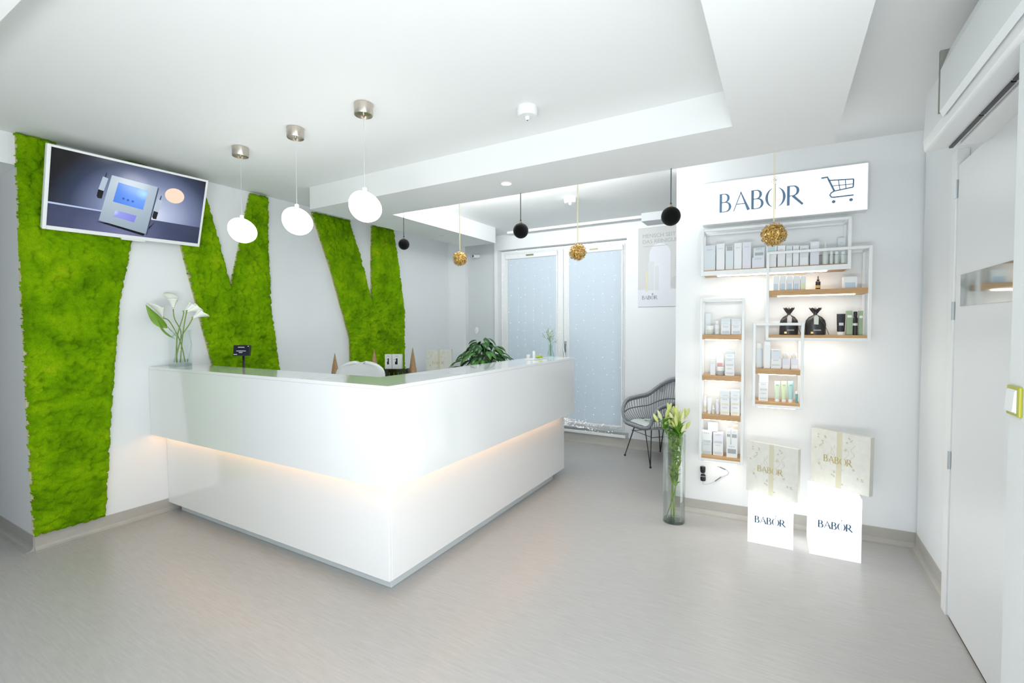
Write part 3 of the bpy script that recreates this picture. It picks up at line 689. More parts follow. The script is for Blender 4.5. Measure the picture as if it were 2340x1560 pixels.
# smoked display case and the two white cartons on it
gp = onx(905, 842, -3.92); gc = thing('display_case', 'smoked acrylic display case with small bottles inside, on the sideboard', 'display case', (-3.92, gp.y, SBZ), rz=.45)
gz = gp.z-SBZ; hwc = 26/F*depth(gp)
for a in ((-hwc, hwc, -.075, -.072, 0, gz), (-hwc, hwc, .072, .075, 0, gz), (-hwc, -hwc+.003, -.072, .072, 0, gz), (hwc-.003, hwc, -.072, .072, 0, gz), (-hwc, hwc, -.075, .075, gz-.004, gz)):
    MB().box(*a).build('pane', smoke, gc)
for k in range(4): MB().lathe([(.014, 0), (.014, .05), (.006, .06), (.007, .085), (.0005, .086)], (-hwc*.6+k*hwc*.4, 0, .001), 12).build('vial', mat('pearl_vial', 'cfcab8', .3), gc, smooth='auto')
ed = MB()
for sx in (-hwc, hwc):
    for sy in (-.075, .075): ed.box(sx-.002, sx+.002, sy-.002, sy+.002, 0, gz+.001)
ed.box(-hwc, hwc, -.077, -.073, gz-.003, gz+.001); ed.build('edge', blackp, gc)
for k, (px0, px1, lab) in enumerate(((881, 897, 'left white carton printed with a dark bottle, on the smoked case'), (898, 919, 'right white carton printed with a dark bottle, on the smoked case'))):
    dpt = depth(gp); wd = (px1-px0)/F*dpt; hh = 33/F*dpt; s0 = ((px0+px1)/2-905)/F*dpt
    t = thing('carton', lab, 'box', (gc.location.x+s0*math.cos(.45), gp.y+s0*math.sin(.45), gp.z+.001), rz=.45, group='white cartons on the smoked case')
    MB().box(-wd*.49, wd*.49, -.03, .03, 0, hh).build('body', white, t, bevel=.001)
    MB().box(-wd*.18, wd*.05, -.0306, -.03, hh*.3, hh*.5).box(-wd*.08, wd*.1, -.0306, -.03, hh*.3, hh*.72).build('printed_bottle', blackp, t)
    MB().box(-wd*.3, -wd*.12, -.0306, -.03, hh*.62, hh*.66).box(-wd*.2, wd*.2, -.0306, -.03, hh*.86, hh*.89).build('printed_line', grey_t, t)
# gift boxes with gold BABOR lettering
gift_m = mat('ivory_patterned_card', 'e4e4dc', .5, noise=.05, nscale=26); gift_side = mat('ivory_card_edge', 'd6d6cc', .5)
def giftbox(name_label, loc, rz, wd, hh, th, lean=0, group='gold-lettered gift boxes by the product wall', tz=.43):
    t = thing('gift_box', name_label, 'gift box', loc, rz=rz, group=group); t.rotation_euler = (lean, 0, rz)
    MB().box(-wd/2, wd/2, 0, th, 0, hh).build('box_body', gift_side, t, bevel=.002)
    MB().box(-wd/2+.001, wd/2-.001, -.0012, 0, .001, hh-.001).build('front_face', gift_m, t)
    MB().box(-wd*.045, wd*.045, -.0018, -.0012, .001, hh-.001).build('printed_band', mat('pale_gold_band', 'd6d2b8', .45), t)
    babor(t, goldt, -wd*.02, hh*tz, hh*.12, y=-.0018, th=.0012)
    sn = MB(); rd = random.Random(5)
    for i in range(26):
        x, z, r = rd.uniform(-.42, .42)*wd, rd.uniform(.08, .92)*hh, rd.uniform(.006, .014)
        if abs(z-hh*(tz+.06)) < .1*hh: continue
        for k in range(3):
            a = PI*k/3+rd.uniform(0, 1); c, s = math.cos(a)*r, math.sin(a)*r; ribbon(sn, [(x-c, z-s), (x+c, z+s)], [.0018, .0018], -.0012, .0005)
    for i in range(8):
        x = rd.uniform(-.4, .4)*wd; z0 = rd.uniform(.1, .7)*hh
        ribbon(sn, [(x+.012*math.sin(q*.9+i), z0+q*.012) for q in range(7)], [.0012]*7, -.0012, .0005)
    sn.build('printed_snowflakes', mat('pale_gold_line', 'bdb898', .5), t)
    return t
giftbox('ivory gift box with gold lettering standing on the sideboard behind the counter', (-3.80, 4.72, SBZ+.001), .42, .335, .33, .04, group='gift box on the sideboard', tz=.42)

# ------------------------------------------------------------------ peace lily in a planter
pl = thing('potted_plant', 'bushy dark green peace lily in a white planter behind the counter', 'plant', (-2.87, 4.35, 0))
MB().lathe([(.13, 0), (.17, .72), (.175, .74), (.165, .74), (.16, .70), (.0005, .70)], n=32).build('pot', white, pl, smooth='auto')
MB().lathe([(.158, .701), (.0005, .705)], n=20).build('soil', mat('soil', '2d2119', .9), pl)
plm = mat('peace_lily_leaf', '24581f', .32, noise=.4, nscale=9); plm2 = mat('peace_lily_young_leaf', '3c7423', .35, noise=.3, nscale=9)
for i in range(118):
    a = random.uniform(0, 2*PI); q = random.random()**.7; R = .06+.29*q; zt = 1.40-.26*q**1.5-random.uniform(0, .15)
    if i % 4 == 0: zt -= .12
    d = Vector((math.cos(a), math.sin(a), 0)); s0 = Vector((random.uniform(-.06, .06), random.uniform(-.06, .06), .70))
    k = d*R*.72; kn = Vector((k.x, k.y, zt-.03)); tip = Vector((d.x*(R+.06), d.y*(R+.06), zt-.03-random.uniform(.03, .13)))
    lf = MB(); lf.tube([s0, s0*.5+kn*.5+Vector((0, 0, .04)), kn], .0028, 5); leafblade(lf, kn, tip, random.uniform(.028, .044), (0, 0, 1), -.35, 7, bend=.16)
    lf.build('leaf', plm if random.random() < .72 else plm2, pl, smooth=True)

# ------------------------------------------------------------------ small things at the far end of the counter
CT = 1.1765
gv = Vector((-1.90, 4.03, CT)); g = thing('bud_vase', 'small clear bud vase of white gypsophila at the far counter end', 'vase', gv)
MB().lathe([(.028, 0), (.034, .008), (.032, .04), (.018, .075), (.0165, .10), (.026, .15), (.0245, .15), (.015, .10), (.0165, .076), (.030, .04), (.030, .01), (.0005, .008)], n=24).build('glass_body', glass2, g, smooth=True)
gy = thing('gypsophila', 'airy spray of tiny white gypsophila in the bud vase', 'flowers', gv)
stm = MB(); fw = MB()
for i in range(17):
    a = random.uniform(0, 6.28); R = random.uniform(.02, .085); top = Vector((R*math.cos(a)-.005, R*math.sin(a), random.uniform(.16, .29)))
    nd = Vector((random.uniform(-.008, .008), random.uniform(-.008, .008), .13)); stm.tube([Vector((random.uniform(-.01, .01), 0, .02)), nd, nd*.4+top*.6], .0009, 4)
    for k in range(9):
        e = top+Vector((random.gauss(0, .018), random.gauss(0, .018), random.gauss(0, .018))); stm.tube([nd*.4+top*.6, e], .0006, 3, False); fw.ball(e, random.uniform(.0022, .004), 6)
stm.build('stems', mat('gypsophila_stem', '7d9a70', .6), gy); fw.build('blossoms', mat('gypsophila_bloom', 'eef2ee', .6), gy)['kind'] = 'stuff'
ty = thing('tray', 'thin white tray at the far end of the counter', 'tray', (-1.955, 3.83, CT), rz=PI/2)
MB().box(-.13, .13, -.05, .05, 0, .006).build('tray_base', white, ty, bevel=.002); MB().box(-.13, .13, -.05, -.046, .006, .010).box(-.13, .13, .046, .05, .006, .010).build('rim', white, ty)
P = (-1.935, 3.86, CT+.0065); mt = thing('moss_sample', 'small block of bright green moss on the white tray', 'moss', P, rz=1.4)
m = MB(); rows = []
for i in range(13):
    rows.append([(-.034+.0057*i, -.02+.005*j, .002+.018*(min(1, 4*min(i, 12-i)/6)*min(1, 4*min(j, 8-j)/4))**.5*random.uniform(.8, 1.15)) for j in range(9)])
m.grid(rows); m.build('moss', mat('lime_moss', '9fbb18', .9, noise=.3, nscale=120, bump=.5), mt, smooth=True); MB().box(-.035, .035, -.021, .021, 0, .004).build('backing', mat('dark_felt', '4c5c18', .9), mt)
bt = thing('pump_bottle', 'slim white pump bottle on the tray beside the moss block', 'bottle', (-1.96, 3.80, CT+.0065))
MB().lathe([(.0125, 0), (.0135, .004), (.0135, .062), (.010, .066)], n=18).build('body', white, bt, smooth='auto'); MB().lathe([(.0125, .067), (.0125, .075), (.009, .09), (.004, .097), (.0005, .098)], n=16).build('cap', glass2, bt, smooth='auto')
cn = thing('cosmetic_jar', 'squat white cosmetic jar on the left of the tray', 'jar', (-1.985, 3.74, CT+.0065))
MB().lathe([(.015, 0), (.016, .003), (.016, .028), (.0005, .0285)], n=18).build('body', white, cn, smooth='auto'); MB().lathe([(.0165, .029), (.0165, .040), (.0005, .041)], n=18).build('lid', lacq, cn, smooth='auto')

# ------------------------------------------------------------------ wall devices and poster
cmz = ony(1093, 586, YW+.07); t = thing('security_camera', 'small white security camera with a black lens on the shaded bay wall', 'camera', cmz)
MB().lathe([(.03, 0), (.03, .02), (.0005, .021)], n=20).build('mount', white, t).rotation_euler = (PI/2, 0, 0)
m = MB().cyl((.03, -.02, 0), (-.02, -.10, -.005), .027, n=20); m.build('body', white, t, smooth='auto', bevel=.004)
m = MB().cyl((-.0205, -.101, -.005), (-.024, -.106, -.005), .016, n=18); m.build('lens', blackp, t)
oz = ony(1090, 755, YW+.07); t = thing('room_thermostat', 'oval white room control on the shaded bay wall above the plant', 'thermostat', oz)
MB().lathe([(.034, 0), (.034, .012), (.028, .018), (.0005, .019)], n=24, sy=1.5).build('cover', white, t, smooth='auto').rotation_euler = (PI/2, 0, 0)
MB().box(-.008, .008, -.0205, -.018, -.01, .006).build('display', pale_t, t)
oz = ony(1513, 884, YW); t = thing('wall_socket', 'oval grey wall socket behind the rattan chair back', 'socket', oz)
MB().lathe([(.04, 0), (.04, .010), (.034, .014), (.0005, .015)], n=24, sy=1.5).build('cover', mat('grey_cover', 'c0c8cc', .4), t, smooth='auto').rotation_euler = (PI/2, 0, 0)
MB().box(-.012, .012, -.0165, -.014, -.012, .012).build('inset', pale_t, t)
# poster
po = thing('poster', 'large pale grey cosmetics poster beside the balcony window', 'poster', (-1.482, YW-.014, 1.697))
pw, ph = .66, .92; mg = mat('poster_grey', 'cfd0cf', .6); mwht = mat('poster_white', 'dfe3e8', .6)
MB().box(0, pw, 0, .013, 0, ph).build('panel', mat('poster_edge', 'd8dbdd', .5), po, bevel=.001)
MB().box(.001, pw-.001, -.001, 0, .001, ph-.001).build('print_background', mg, po)
MB().box(.001, pw-.001, -.0016, -.001, .001, .20).build('print_foreground', mwht, po)
ar = [(.13+.0, .20), (.37, .20), (.37, .60)]+[(.25+.12*math.cos(a), .60+.13*math.sin(a)) for a in [PI*k/16 for k in range(1, 16)]]+[(.13, .60)]
def flat(pts, m, name, y, parent):
    n = len(pts); MB().add([(a, y, z) for a, z in pts]+[(a, y+.0005, z) for a, z in pts], [tuple(range(n)), tuple(range(n, 2*n))[::-1]]+[(i, n+i, n+(i+1) % n, (i+1) % n) for i in range(n)]).build(name, m, parent)
flat(ar, mwht, 'print_arch', -.0018, po)
MB().box(.09, .115, -.0022, -.0018, .18, .42).build('print_gold_bottle', mat('poster_gold', 'd9d5ba', .5), po); MB().box(.118, .185, -.0022, -.0018, .19, .52).box(.195, .24, -.0024, -.002, .19, .47).build('print_bottle', mat('poster_bottle', 'd3d9da', .5), po)
flat(disc(.46, .27, .10, 20, .8), mat('poster_stone', 'c6c8c8', .6), 'print_stone', -.0017, po)
def text(parent, s, m, x, z, size, y, name='lettering', th=.0006):
    cu = bpy.data.curves.new('t', 'FONT'); cu.body = s; cu.size = size; cu.extrude = th
    o = bpy.data.objects.new('t', cu); COL.objects.link(o); dg = bpy.context.evaluated_depsgraph_get()
    me = bpy.data.meshes.new_from_object(o.evaluated_get(dg)); bpy.data.objects.remove(o)
    me.transform(Matrix.Rotation(PI/2, 4, 'X')); me.transform(Matrix.Translation((x, y, z))); me.materials.append(m) if not me.materials else me.materials.__setitem__(0, m)
    q = bpy.data.objects.new(name, me); COL.objects.link(q); q.parent = parent; return q
text(po, 'MENSCH SEIT 1956', mat('poster_text', 'a8adb0', .6), .05, .80, .062, -.002)
text(po, 'DAS REINIGUNGSDUO', mat('poster_text', 'a8adb0', .6), .05, .735, .062, -.002)
MB().box(.06, .34, -.002, -.0012, .698, .703).build('printed_line', grey_t, po)
for k in range(7): MB().box(.42, .56-(k % 3)*.02, -.002, -.0012, .55-.022*k, .554-.022*k).build('printed_line', grey_t, po)
babor(po, mat('poster_logo', '6f767a', .6), .05, .085, .045, y=-.0016, emblem=mat('poster_logo', '6f767a', .6), centre=False)

# ------------------------------------------------------------------ rattan chair
rt_g = mat('grey_rattan', '9a9da2', .55, noise=.2, nscale=60); rt_d = mat('dark_rattan_binding', '6e6d72', .6); irn = mat('dark_iron', '3f3c42', .4, metal=.4)
ch = thing('rattan_armchair', 'grey rattan armchair with thin iron legs under the window wall poster', 'chair', (-1.19, 5.22, 0), rz=math.radians(-42))
rim = catmull([(0, -.27, .405), (-.16, -.275, .41), (-.245, -.25, .44), (-.29, -.235, .54), (-.30, -.17, .635), (-.30, -.02, .668), (-.285, .10, .695), (-.23, .23, .80), (-.12, .29, .87), (0, .305, .885)], 7)
rimf = rim+[Vector((-p.x, p.y, p.z)) for p in rim[::-1][1:]]
seat = catmull([(0, -.235, .40), (-.13, -.235, .40), (-.20, -.20, .40), (-.225, -.05, .40), (-.21, .08, .40), (-.15, .17, .40), (0, .20, .40)], 10)
MB().tube(rimf, .017, 10).build('rim', rt_g, ch, smooth=True)
MB().tube([p*.985+Vector((0, 0, -.012)) for p in rimf], .011, 6).build('rim_binding', rt_d, ch, smooth=True)
seatf = seat+[Vector((-p.x, p.y, p.z)) for p in seat[::-1][1:]]
MB().tube(seatf, .012, 8).build('seat_ring', rt_g, ch, smooth=True)
def samp(L, t):
    t = min(max(t, 0), 1)*(len(L)-1); i = min(int(t), len(L)-2); return L[i].lerp(L[i+1], t-i)
mid = []; nr = 62
for k in range(nr+1):
    t = .10+.80*k/nr
    a = samp(rimf, t); b = samp(seatf, t); out = Vector((a.x+b.x, a.y+b.y, 0)).normalized()*.035
    c = (a+b)/2+out; r_p = [b, b.lerp(c, .55)+out*.35, c, c.lerp(a, .5)+out*.15, a]
    MB().tube(r_p, .0042, 5).build('rib', rt_g, ch, smooth=True); mid.append(c+Vector((0, 0, .01)))
MB().tube(mid, .0065, 6).build('binding_band', rt_d, ch, smooth=True)
m = MB()
for i in range(20):
    y_ = -.22+.4*i/19; hwx = .20*math.sqrt(max(.05, 1-((y_+.02)/.25)**4)); m.tube([(-hwx, y_, .40), (0, y_, .385), (hwx, y_, .40)], .006, 5)
m.build('seat_weave', rt_g, ch, smooth=True)
for sx in (-1, 1):
    for sy in (-1, 1):
        ft = (sx*.245, sy*.235, .012)
        lg = MB().tube([(sx*.15, sy*.15-.01, .39), ft], .0055, 6).tube([(sx*.09, sy*.19-.01, .39), ft], .0055, 6).build('leg', irn, ch, smooth=True)
        MB().ball((ft[0], ft[1], .0125), .0125, 10).build('foot', blackp, lg, smooth=True)
    MB().tube([(sx*.178, -.185, .30), (sx*.178, .165, .30)], .0035, 6).build('brace', irn, ch)
for sy in (-.19, .19): MB().tube([(-.178, sy, .31), (.178, sy, .31)], .0035, 6).build('brace', irn, ch)
fr_ = MB().tube([(-.15, -.16, .385), (.15, -.16, .385), (.15, .14, .385), (-.15, .14, .385), (-.15, -.16, .385)], .006, 6).build('seat_frame', irn, ch)
cu = thing('seat_cushion', 'white seat cushion with green leaf print on the rattan armchair', 'cushion', (-1.19, 5.22, .408), rz=math.radians(-42))
m = MB(); rows = []
for i in range(15):
    for_ = []
    for j in range(15):
        x, y = -1+2*i/14, -1+2*j/14; q = max(abs(x), abs(y)); for_.append((x*.185, y*.19-.02, .035*math.sqrt(max(0, 1-q**6))+.0))
    rows.append(for_)
m.grid(rows); m.add([(x*.185, y*.19-.02, 0) for x, y in ((-1, -1), (1, -1), (1, 1), (-1, 1))], [(0, 3, 2, 1)])
m.build('cushion_cover', mat('white_cotton', 'e4e9e6', .85, bump=.2, bscale=400), cu, smooth='auto')
m = MB()
for i in range(24):
    x, y = random.uniform(-.11, .11), random.uniform(-.14, .09); a = random.uniform(0, 6.28); b0 = Vector((x, y, .0345)); leafblade(m, b0, b0+Vector((math.cos(a)*.075, math.sin(a)*.075, 0)), .013, (0, 0, 1), 0, 6, 0)
for i, v in enumerate(m.v): m.v[i] = (v[0], v[1], .0362)
m.build('printed_leaves', mat('leaf_print', '3f8468', .85), cu)

# ------------------------------------------------------------------ tall glass cylinder with lilies
LV = Vector((-.693, 3.645, 0)); fv = thing('floor_vase', 'tall clear glass cylinder vase on the floor at the partition edge', 'vase', LV)
rv, hv = .080, .665
MB().lathe([(rv, 0), (rv, hv), (rv-.004, hv), (rv-.004, .02), (.0005, .02)], n=40).build('glass_body', glass, fv, smooth='auto')
MB().lathe([(rv-.004, .002), (rv-.004, .019), (.0005, .0195)], n=30).build('glass_base', glass2, fv, smooth='auto')
MB().lathe([(rv-.005, .021), (rv-.005, .21), (.0005, .21)], n=30).build('water', glassmat('water', (.975, .99, .985, 1), .3), fv, smooth='auto')
lily_leaf = mat('lily_leaf', '86a850', .45, noise=.25, nscale=20); lily_leaf2 = mat('lily_top_leaf', '5f9a26', .4, noise=.25, nscale=20); bud_m = mat('lily_bud', 'd2dc84', .45, noise=.14, nscale=12); bud_w = mat('pale_lily_bud', 'e2e6b4', .45)
for si in range(4):
    a0 = si*1.57+.4; lab = ('lily stem with buds leaning left out of the floor vase', 'lily stem with upright buds at the vase centre', 'lily stem with buds leaning right out of the floor vase', 'lily stem with buds at the back of the floor vase')[si]
    ls = thing('lily_stem', lab, 'flower', LV, group='lily stems in the floor vase')
    foot = Vector((-.055 if si == 0 else .02*math.cos(a0), .03*math.sin(a0), .025)); m1 = Vector((.02*math.cos(a0+.5), .02*math.sin(a0), .30)); m2 = Vector((.03*(si-1.2), .02*math.sin(a0), .58)); tp = Vector((.075*(si-1.3) if si < 3 else .02, .05*math.sin(a0), .74))
    path = catmull([foot, m1, m2, tp], 8); MB().tube(path, .0035, 7).build('stem', stem_m, ls, smooth=True)
    for k in range(24):
        t = .30+.68*k/24; c = samp(path, t); a = a0+k*2.4; inside = c.z < .62
        d = Vector((math.cos(a), math.sin(a), 0)); rr = min(.058, .07) if inside else .09
        tipp = Vector((c.x, c.y, 0))*.3+d*rr*random.uniform(.75, 1)
        if inside and tipp.length > .07: tipp = tipp.normalized()*.07
        tip = Vector((tipp.x, tipp.y, c.z+random.uniform(.03, .075))); lf = MB()
        leafblade(lf, c, tip, random.uniform(.012, .019), (-d.x*.4, -d.y*.4, 1), .2, 6, .12); lf.build('leaf', lily_leaf if inside else lily_leaf2, ls, smooth=True)
    for k in range(6):
        a = a0+k*1.25+si; d = Vector((math.cos(a)*1.0, math.sin(a)*.9, 0)); c = samp(path, .80+.03*k)
        b0 = c+d*random.uniform(.02, .055)+Vector((0, 0, .02+.012*k)); b1 = b0+(d*random.uniform(.2, .7)+Vector((0, 0, 1))).normalized()*random.uniform(.07, .10)
        MB().tube([c, (c+b0)/2+Vector((0, 0, -.004)), b0], .002, 5).build('bud_stalk', stem_m, ls)
        MB().tube([b0.lerp(b1, q) for q in (0, .12, .35, .6, .85, 1)], [.002, .009, .0135, .0125, .008, .002], 9).build('bud', bud_m if k % 3 else bud_w, ls, smooth=True)

# ------------------------------------------------------------------ lit sign on the product wall
Ms = math.atan2(U.y, U.x)
def wthing(name, label, cat, s, off, z, group=None): return thing(name, label, cat, PW(s, off, z), Ms, group)
sg = wthing('lightbox_sign', 'wide backlit white sign with blue lettering and a shopping cart above the shelves', 'sign', .168, 0, 2.237)
MB().box(-.509, .509, -.088, -.001, 0, .311).build('case', steelw, sg, bevel=.002)
fc = MB().box(-.503, .503, -.0905, -.088, .006, .305).build('lit_face', lit, sg)
def sgx(px, py): s, z = sz(px, py, .092); return s-.168, z-2.237
x0, z0 = sgx(1644, 487); x1, z1 = sgx(1837, 470)
hL = (x1-x0)/3.93
babor(sg, blue_t, x0, z0+.003, hL, y=-.0905, th=.0015, emblem=mat('sign_rose', 'd5dfe8', .5), centre=False)
ct = MB()
def sr(pts, wdt): ribbon(ct, [sgx(*p) for p in pts], [wdt]*len(pts), -.0905, .0015)
cz = lambda X, Y: (1560+X/4.875, 340+Y/4.875)
sr([cz(1545, 327), cz(1612, 315), cz(1630, 350), cz(1690, 470)], .011); sr([cz(1630, 352), cz(1905, 335)], .008); sr([cz(1905, 335), cz(1900, 425)], .008); sr([cz(1900, 425), cz(1690, 470)], .008)
sr([cz(1690, 468), cz(1655, 490), cz(1640, 515), cz(1658, 538), cz(1690, 538), cz(1905, 513)], .009)
for q in (((1668, 412), (1903, 390)), ((1735, 345), (1752, 455)), ((1812, 340), (1820, 443))): sr([cz(*q[0]), cz(*q[1])], .005)
ct.build('cart_symbol', blue_t, sg)
for q in ((1682, 588), (1876, 566)):
    a, b = sgx(*cz(*q)); flat(disc(a, b, .0105, 18), blue_t, 'cart_wheel', -.092, sg)

# ------------------------------------------------------------------ framed shelf units
OFF = .20
def unit(label, s0, s1, z0, z1, off, boards, back=.0, led=None, bar=.018, lowbar=None):
    w_ = s1-s0; h_ = z1-z0; t = wthing('wall_shelf_unit', label, 'shelf', s0, 0, z0, 'white framed shelf units on the product wall')
    for y0, y1 in ((-off, -off+bar), (-.018, -.001)):
        frame_bars(0, w_, 0, h_, y0, y1, bar).build('frame', steelw, t, bevel=.002)
    for x in (0, w_-bar):
        for z in (0, h_-bar): MB().box(x, x+bar, -off+bar, -.018, z, z+bar).build('cross_bar', steelw, t)
    if lowbar: MB().box(bar, w_-bar, -off-.001, -off+.006, lowbar[0]-z0, lowbar[1]-z0).build('front_rail', steelw, t)
    for bz, th, lo in boards:
        b_ = MB().box(bar-.002, w_-bar+.002, -off+.012, -.02, bz-z0-th, bz-z0).build('shelf_board', wood, t, bevel=.001)
        if lo: MB().box(w_*.12, w_*.86, -off+.03, -off+.07, bz-z0-th-.005, bz-z0-th-.0003).build('led_strip', ledw, b_)
    return t
def zat(px, py, off): return sz(px, py, off)[1]
O1, O2, O3, O4 = .20, .22, .20, .24
z1b = 1.882
unit('widest framed shelf unit, right under the lit sign', -.338, .574, 1.843, 2.183, O1, [(z1b, .038, True)], bar=.018, lowbar=(1.843, 1.876))
z2a, z2b = zat(1756, 664, O2-.012), zat(1756, 765, O2-.012)
unit('framed shelf unit holding the black pouches', .088, .683, 1.373, 1.985, O2, [(z2a, .036, True), (z2b, .027, True)])
z3 = [zat(1604, y, O3-.012) for y in (764, 857, 946, 1041)]
unit('tall narrow framed shelf unit at the left of the product wall', -.343, -.045, .468, 1.676, O3, [(z, .036, i < 4) for i, z in enumerate(z3)])
z4 = [zat(1729, y, O4-.012) for y in (842, 917)]
unit('small framed shelf unit holding the green tubes', .010, .316, .905, 1.493, O4, [(z, .036, True) for z in z4])

# ------------------------------------------------------------------ products
silver = mat('silver_card', 'c2c8ca', .35, metal=.25); whitec = mat('white_card', 'eef1f3', .45); ice = mat('ice_card', 'dde6ea', .45)
lav = mat('lavender_card', 'e2e5ef', .45); aqua = mat('aqua_card', 'c8dcdf', .4); bluep = mat('light_blue_print', 'bfd4e4', .5); yelp = mat('pale_yellow_print', 'e4e4c4', .5)
redp = mat('rose_print', 'cf9c98', .5); greenc = mat('sage_card', '93a888', .4, metal=.3); mint = mat('mint_tube', 'cfe3cc', .4); lime = mat('lime_tube', 'cfe2b8', .4); teal = mat('teal_tube', 'a9cfcd', .4); tealb = mat('teal_glass', '6f9fa0', .3)
cream = mat('cream_card', 'd9cbb2', .5); frost = mat('frosted_glass', 'd3ddd9', .3)
_bm = {}
def item(kind, label, x0, x1, ytop, zb, off, dpt=.05, col=whitec, band=None, bc=grey_t, group='cosmetics on the framed shelves', txt=True, name=None, zbase=None, head=None):
    s0, _ = sz(x0, 700, off); s1, _ = sz(x1, 700, off); zt = sz((x0+x1)/2, ytop, off)[1]
    w_ = abs(s1-s0)*.97; h_ = max(zt-zb, .015); dpt = min(dpt, w_*1.0) if kind != 'carton' else dpt
    nm = name or {'carton': 'carton', 'tube': 'cosmetic_tube', 'bottle': 'bottle', 'dropper': 'dropper_bottle', 'jar': 'cosmetic_jar'}[kind]
    t = wthing(nm, label, {'carton': 'box', 'tube': 'tube', 'bottle': 'bottle', 'dropper': 'bottle', 'jar': 'jar'}[kind], (s0+s1)/2, off-dpt/2, zb+.0005, group)
    if kind == 'carton':
        MB().box(-w_/2, w_/2, -dpt/2, dpt/2, 0, h_).build('body', col, t, bevel=.0008)
        if head: MB().box(-w_/2-.0004, w_/2+.0004, -dpt/2-.0004, dpt/2+.0004, h_*.08, h_*.58).build('printed_band', head, t)
        if band: MB().box(-w_*.38, w_*.38, -dpt/2-.0008, -dpt/2, h_*band[0], h_*band[1]).build('printed_block', bc, t)
        if txt:
            lh = min(w_*.13, h_*.14)
            babor(t, grey_t, 0, h_*(.80 if not head else .30), lh, y=-dpt/2-.0004, th=.0004)
    elif kind == 'tube':
        r = w_/2; rows = []
        prof = [(.62, 0), (.64, .14), (.9, .141), (.95, .2)]
        m = MB()
        for q in range(11):
            z = .16+.84*q/10; fx = .88+.12*q/10; fy = .85*(1-q/10)+.04
            rows.append([(r*fx*math.cos(a), dpt*.5*fy*math.sin(a), h_*z) for a in [2*PI*j/20 for j in range(21)]])
        m.grid(rows); m.build('tube_body', col, t, smooth=True)
        MB().lathe([(r*.8, 0), (r*.82, h_*.15), (r*.6, h_*.16), (.0005, h_*.161)], n=20, sy=dpt/w_).build('cap', white if col is not blackp else blackp, t, smooth='auto')
        if band: MB().box(-w_*.25, w_*.25, -dpt*.32, -dpt*.30+.004, h_*band[0], h_*band[1]).build('printed_block', bc, t)
    elif kind in ('bottle', 'dropper'):
        r = w_/2; sh = .62 if kind == 'dropper' else .78
        MB().lathe([(r*.95, 0), (r, h_*.02), (r, h_*(sh-.06)), (r*.55, h_*sh), (.0005, h_*sh+.0002)], n=20).build('body', col, t, smooth='auto')
        cp = [(r*.5, h_*sh), (r*.5, h_*(sh+.12)), (r*.25, h_*(sh+.16)), (r*.18, h_*.98), (.0005, h_)] if kind == 'dropper' else [(r*.8, h_*(sh-.01)), (r*.8, h_*.98), (.0005, h_)]
        MB().lathe(cp, n=16).build('cap', blackp if col is blackp or kind == 'dropper' and col is MATS.get('dark_glass') else white, t, smooth='auto')
        if band: MB().lathe([(r*1.01, h_*band[0]), (r*1.01, h_*band[1])], n=20).build('printed_band', bc, t)
    elif kind == 'jar':
        r = w_/2
        MB().lathe([(r*.9, 0), (r, h_*.06), (r, h_*.55), (.0005, h_*.551)], n=24).build('body', col, t, smooth='auto')
        MB().lathe([(r*1.02, h_*.552), (r*1.02, h_*.95), (r*.96, h_), (.0005, h_*1.001)], n=24).build('lid', white, t, smooth='auto')
    return zb+h_
oF = O1-.03
G1 = 'cosmetics on the widest shelf'
i_ = item
i_('carton', 'broad white carton at the far left of the widest shelf', 1608, 1634, 561, z1b, oF, .06, ice, group=G1)
i_('carton', 'second white carton from the left on the widest shelf', 1636, 1655, 557, z1b, oF, .05, whitec, group=G1)
i_('carton', 'third white carton, slightly lower, on the widest shelf', 1657, 1675, 562, z1b, oF, .05, ice, (.80, .98), group=G1, txt=False)
i_('carton', 'fourth white carton from the left on the widest shelf', 1676, 1694, 555, z1b, oF, .05, whitec, group=G1)
i_('carton', 'fifth carton, faintly lavender, on the widest shelf', 1695, 1715, 553, z1b, oF, .05, lav, group=G1)
zt = i_('carton', 'low white carton under another, left of the gold bauble', 1717, 1746, 588, z1b, oF, .06, lav, group=G1)
i_('carton', 'white carton stacked on a low carton, left of the gold bauble', 1720, 1746, 566, zt, oF, .06, ice, (.2, .5), group=G1)
i_('carton', 'pale blue-topped carton below the gold bauble', 1749, 1773, 560, z1b, oF, .05, whitec, (.62, .98), aqua, group=G1, txt=False)
for k, (a, b, l) in enumerate(((1775, 1793, 'first'), (1794, 1809, 'second'), (1810, 1824, 'third'), (1825, 1846, 'fourth, widest'))):
    i_('carton', l+' of four plain white cartons right of the gold bauble', a, b, 561, z1b, oF, .05, ice if k % 2 else whitec, (.05, .4), whitec, group=G1)
i_('carton', 'taller carton with a white lid band right of the plain ones', 1849, 1870, 552, z1b, oF, .05, lav, (.82, .96), whitec, group=G1, txt=False)
i_('dropper', 'frosted dropper bottle on the widest shelf', 1877, 1892, 552, z1b, oF, .05, frost, group=G1)
i_('bottle', 'first frosted bottle right of the dropper bottle', 1894, 1903, 574, z1b, oF, .04, frost, group=G1)
i_('bottle', 'second frosted bottle right of the dropper bottle', 1905, 1916, 574, z1b, oF, .04, frost, group=G1)
i_('bottle', 'last frosted bottle before the right frame of the widest shelf', 1919, 1932, 574, z1b, oF, .04, frost, group=G1)
i_('carton', 'tall pale carton standing at the back right of the widest shelf', 1912, 1930, 543, z1b, .075, .05, ice, group=G1)
G2 = 'ampoule cartons on the upper pouch shelf'
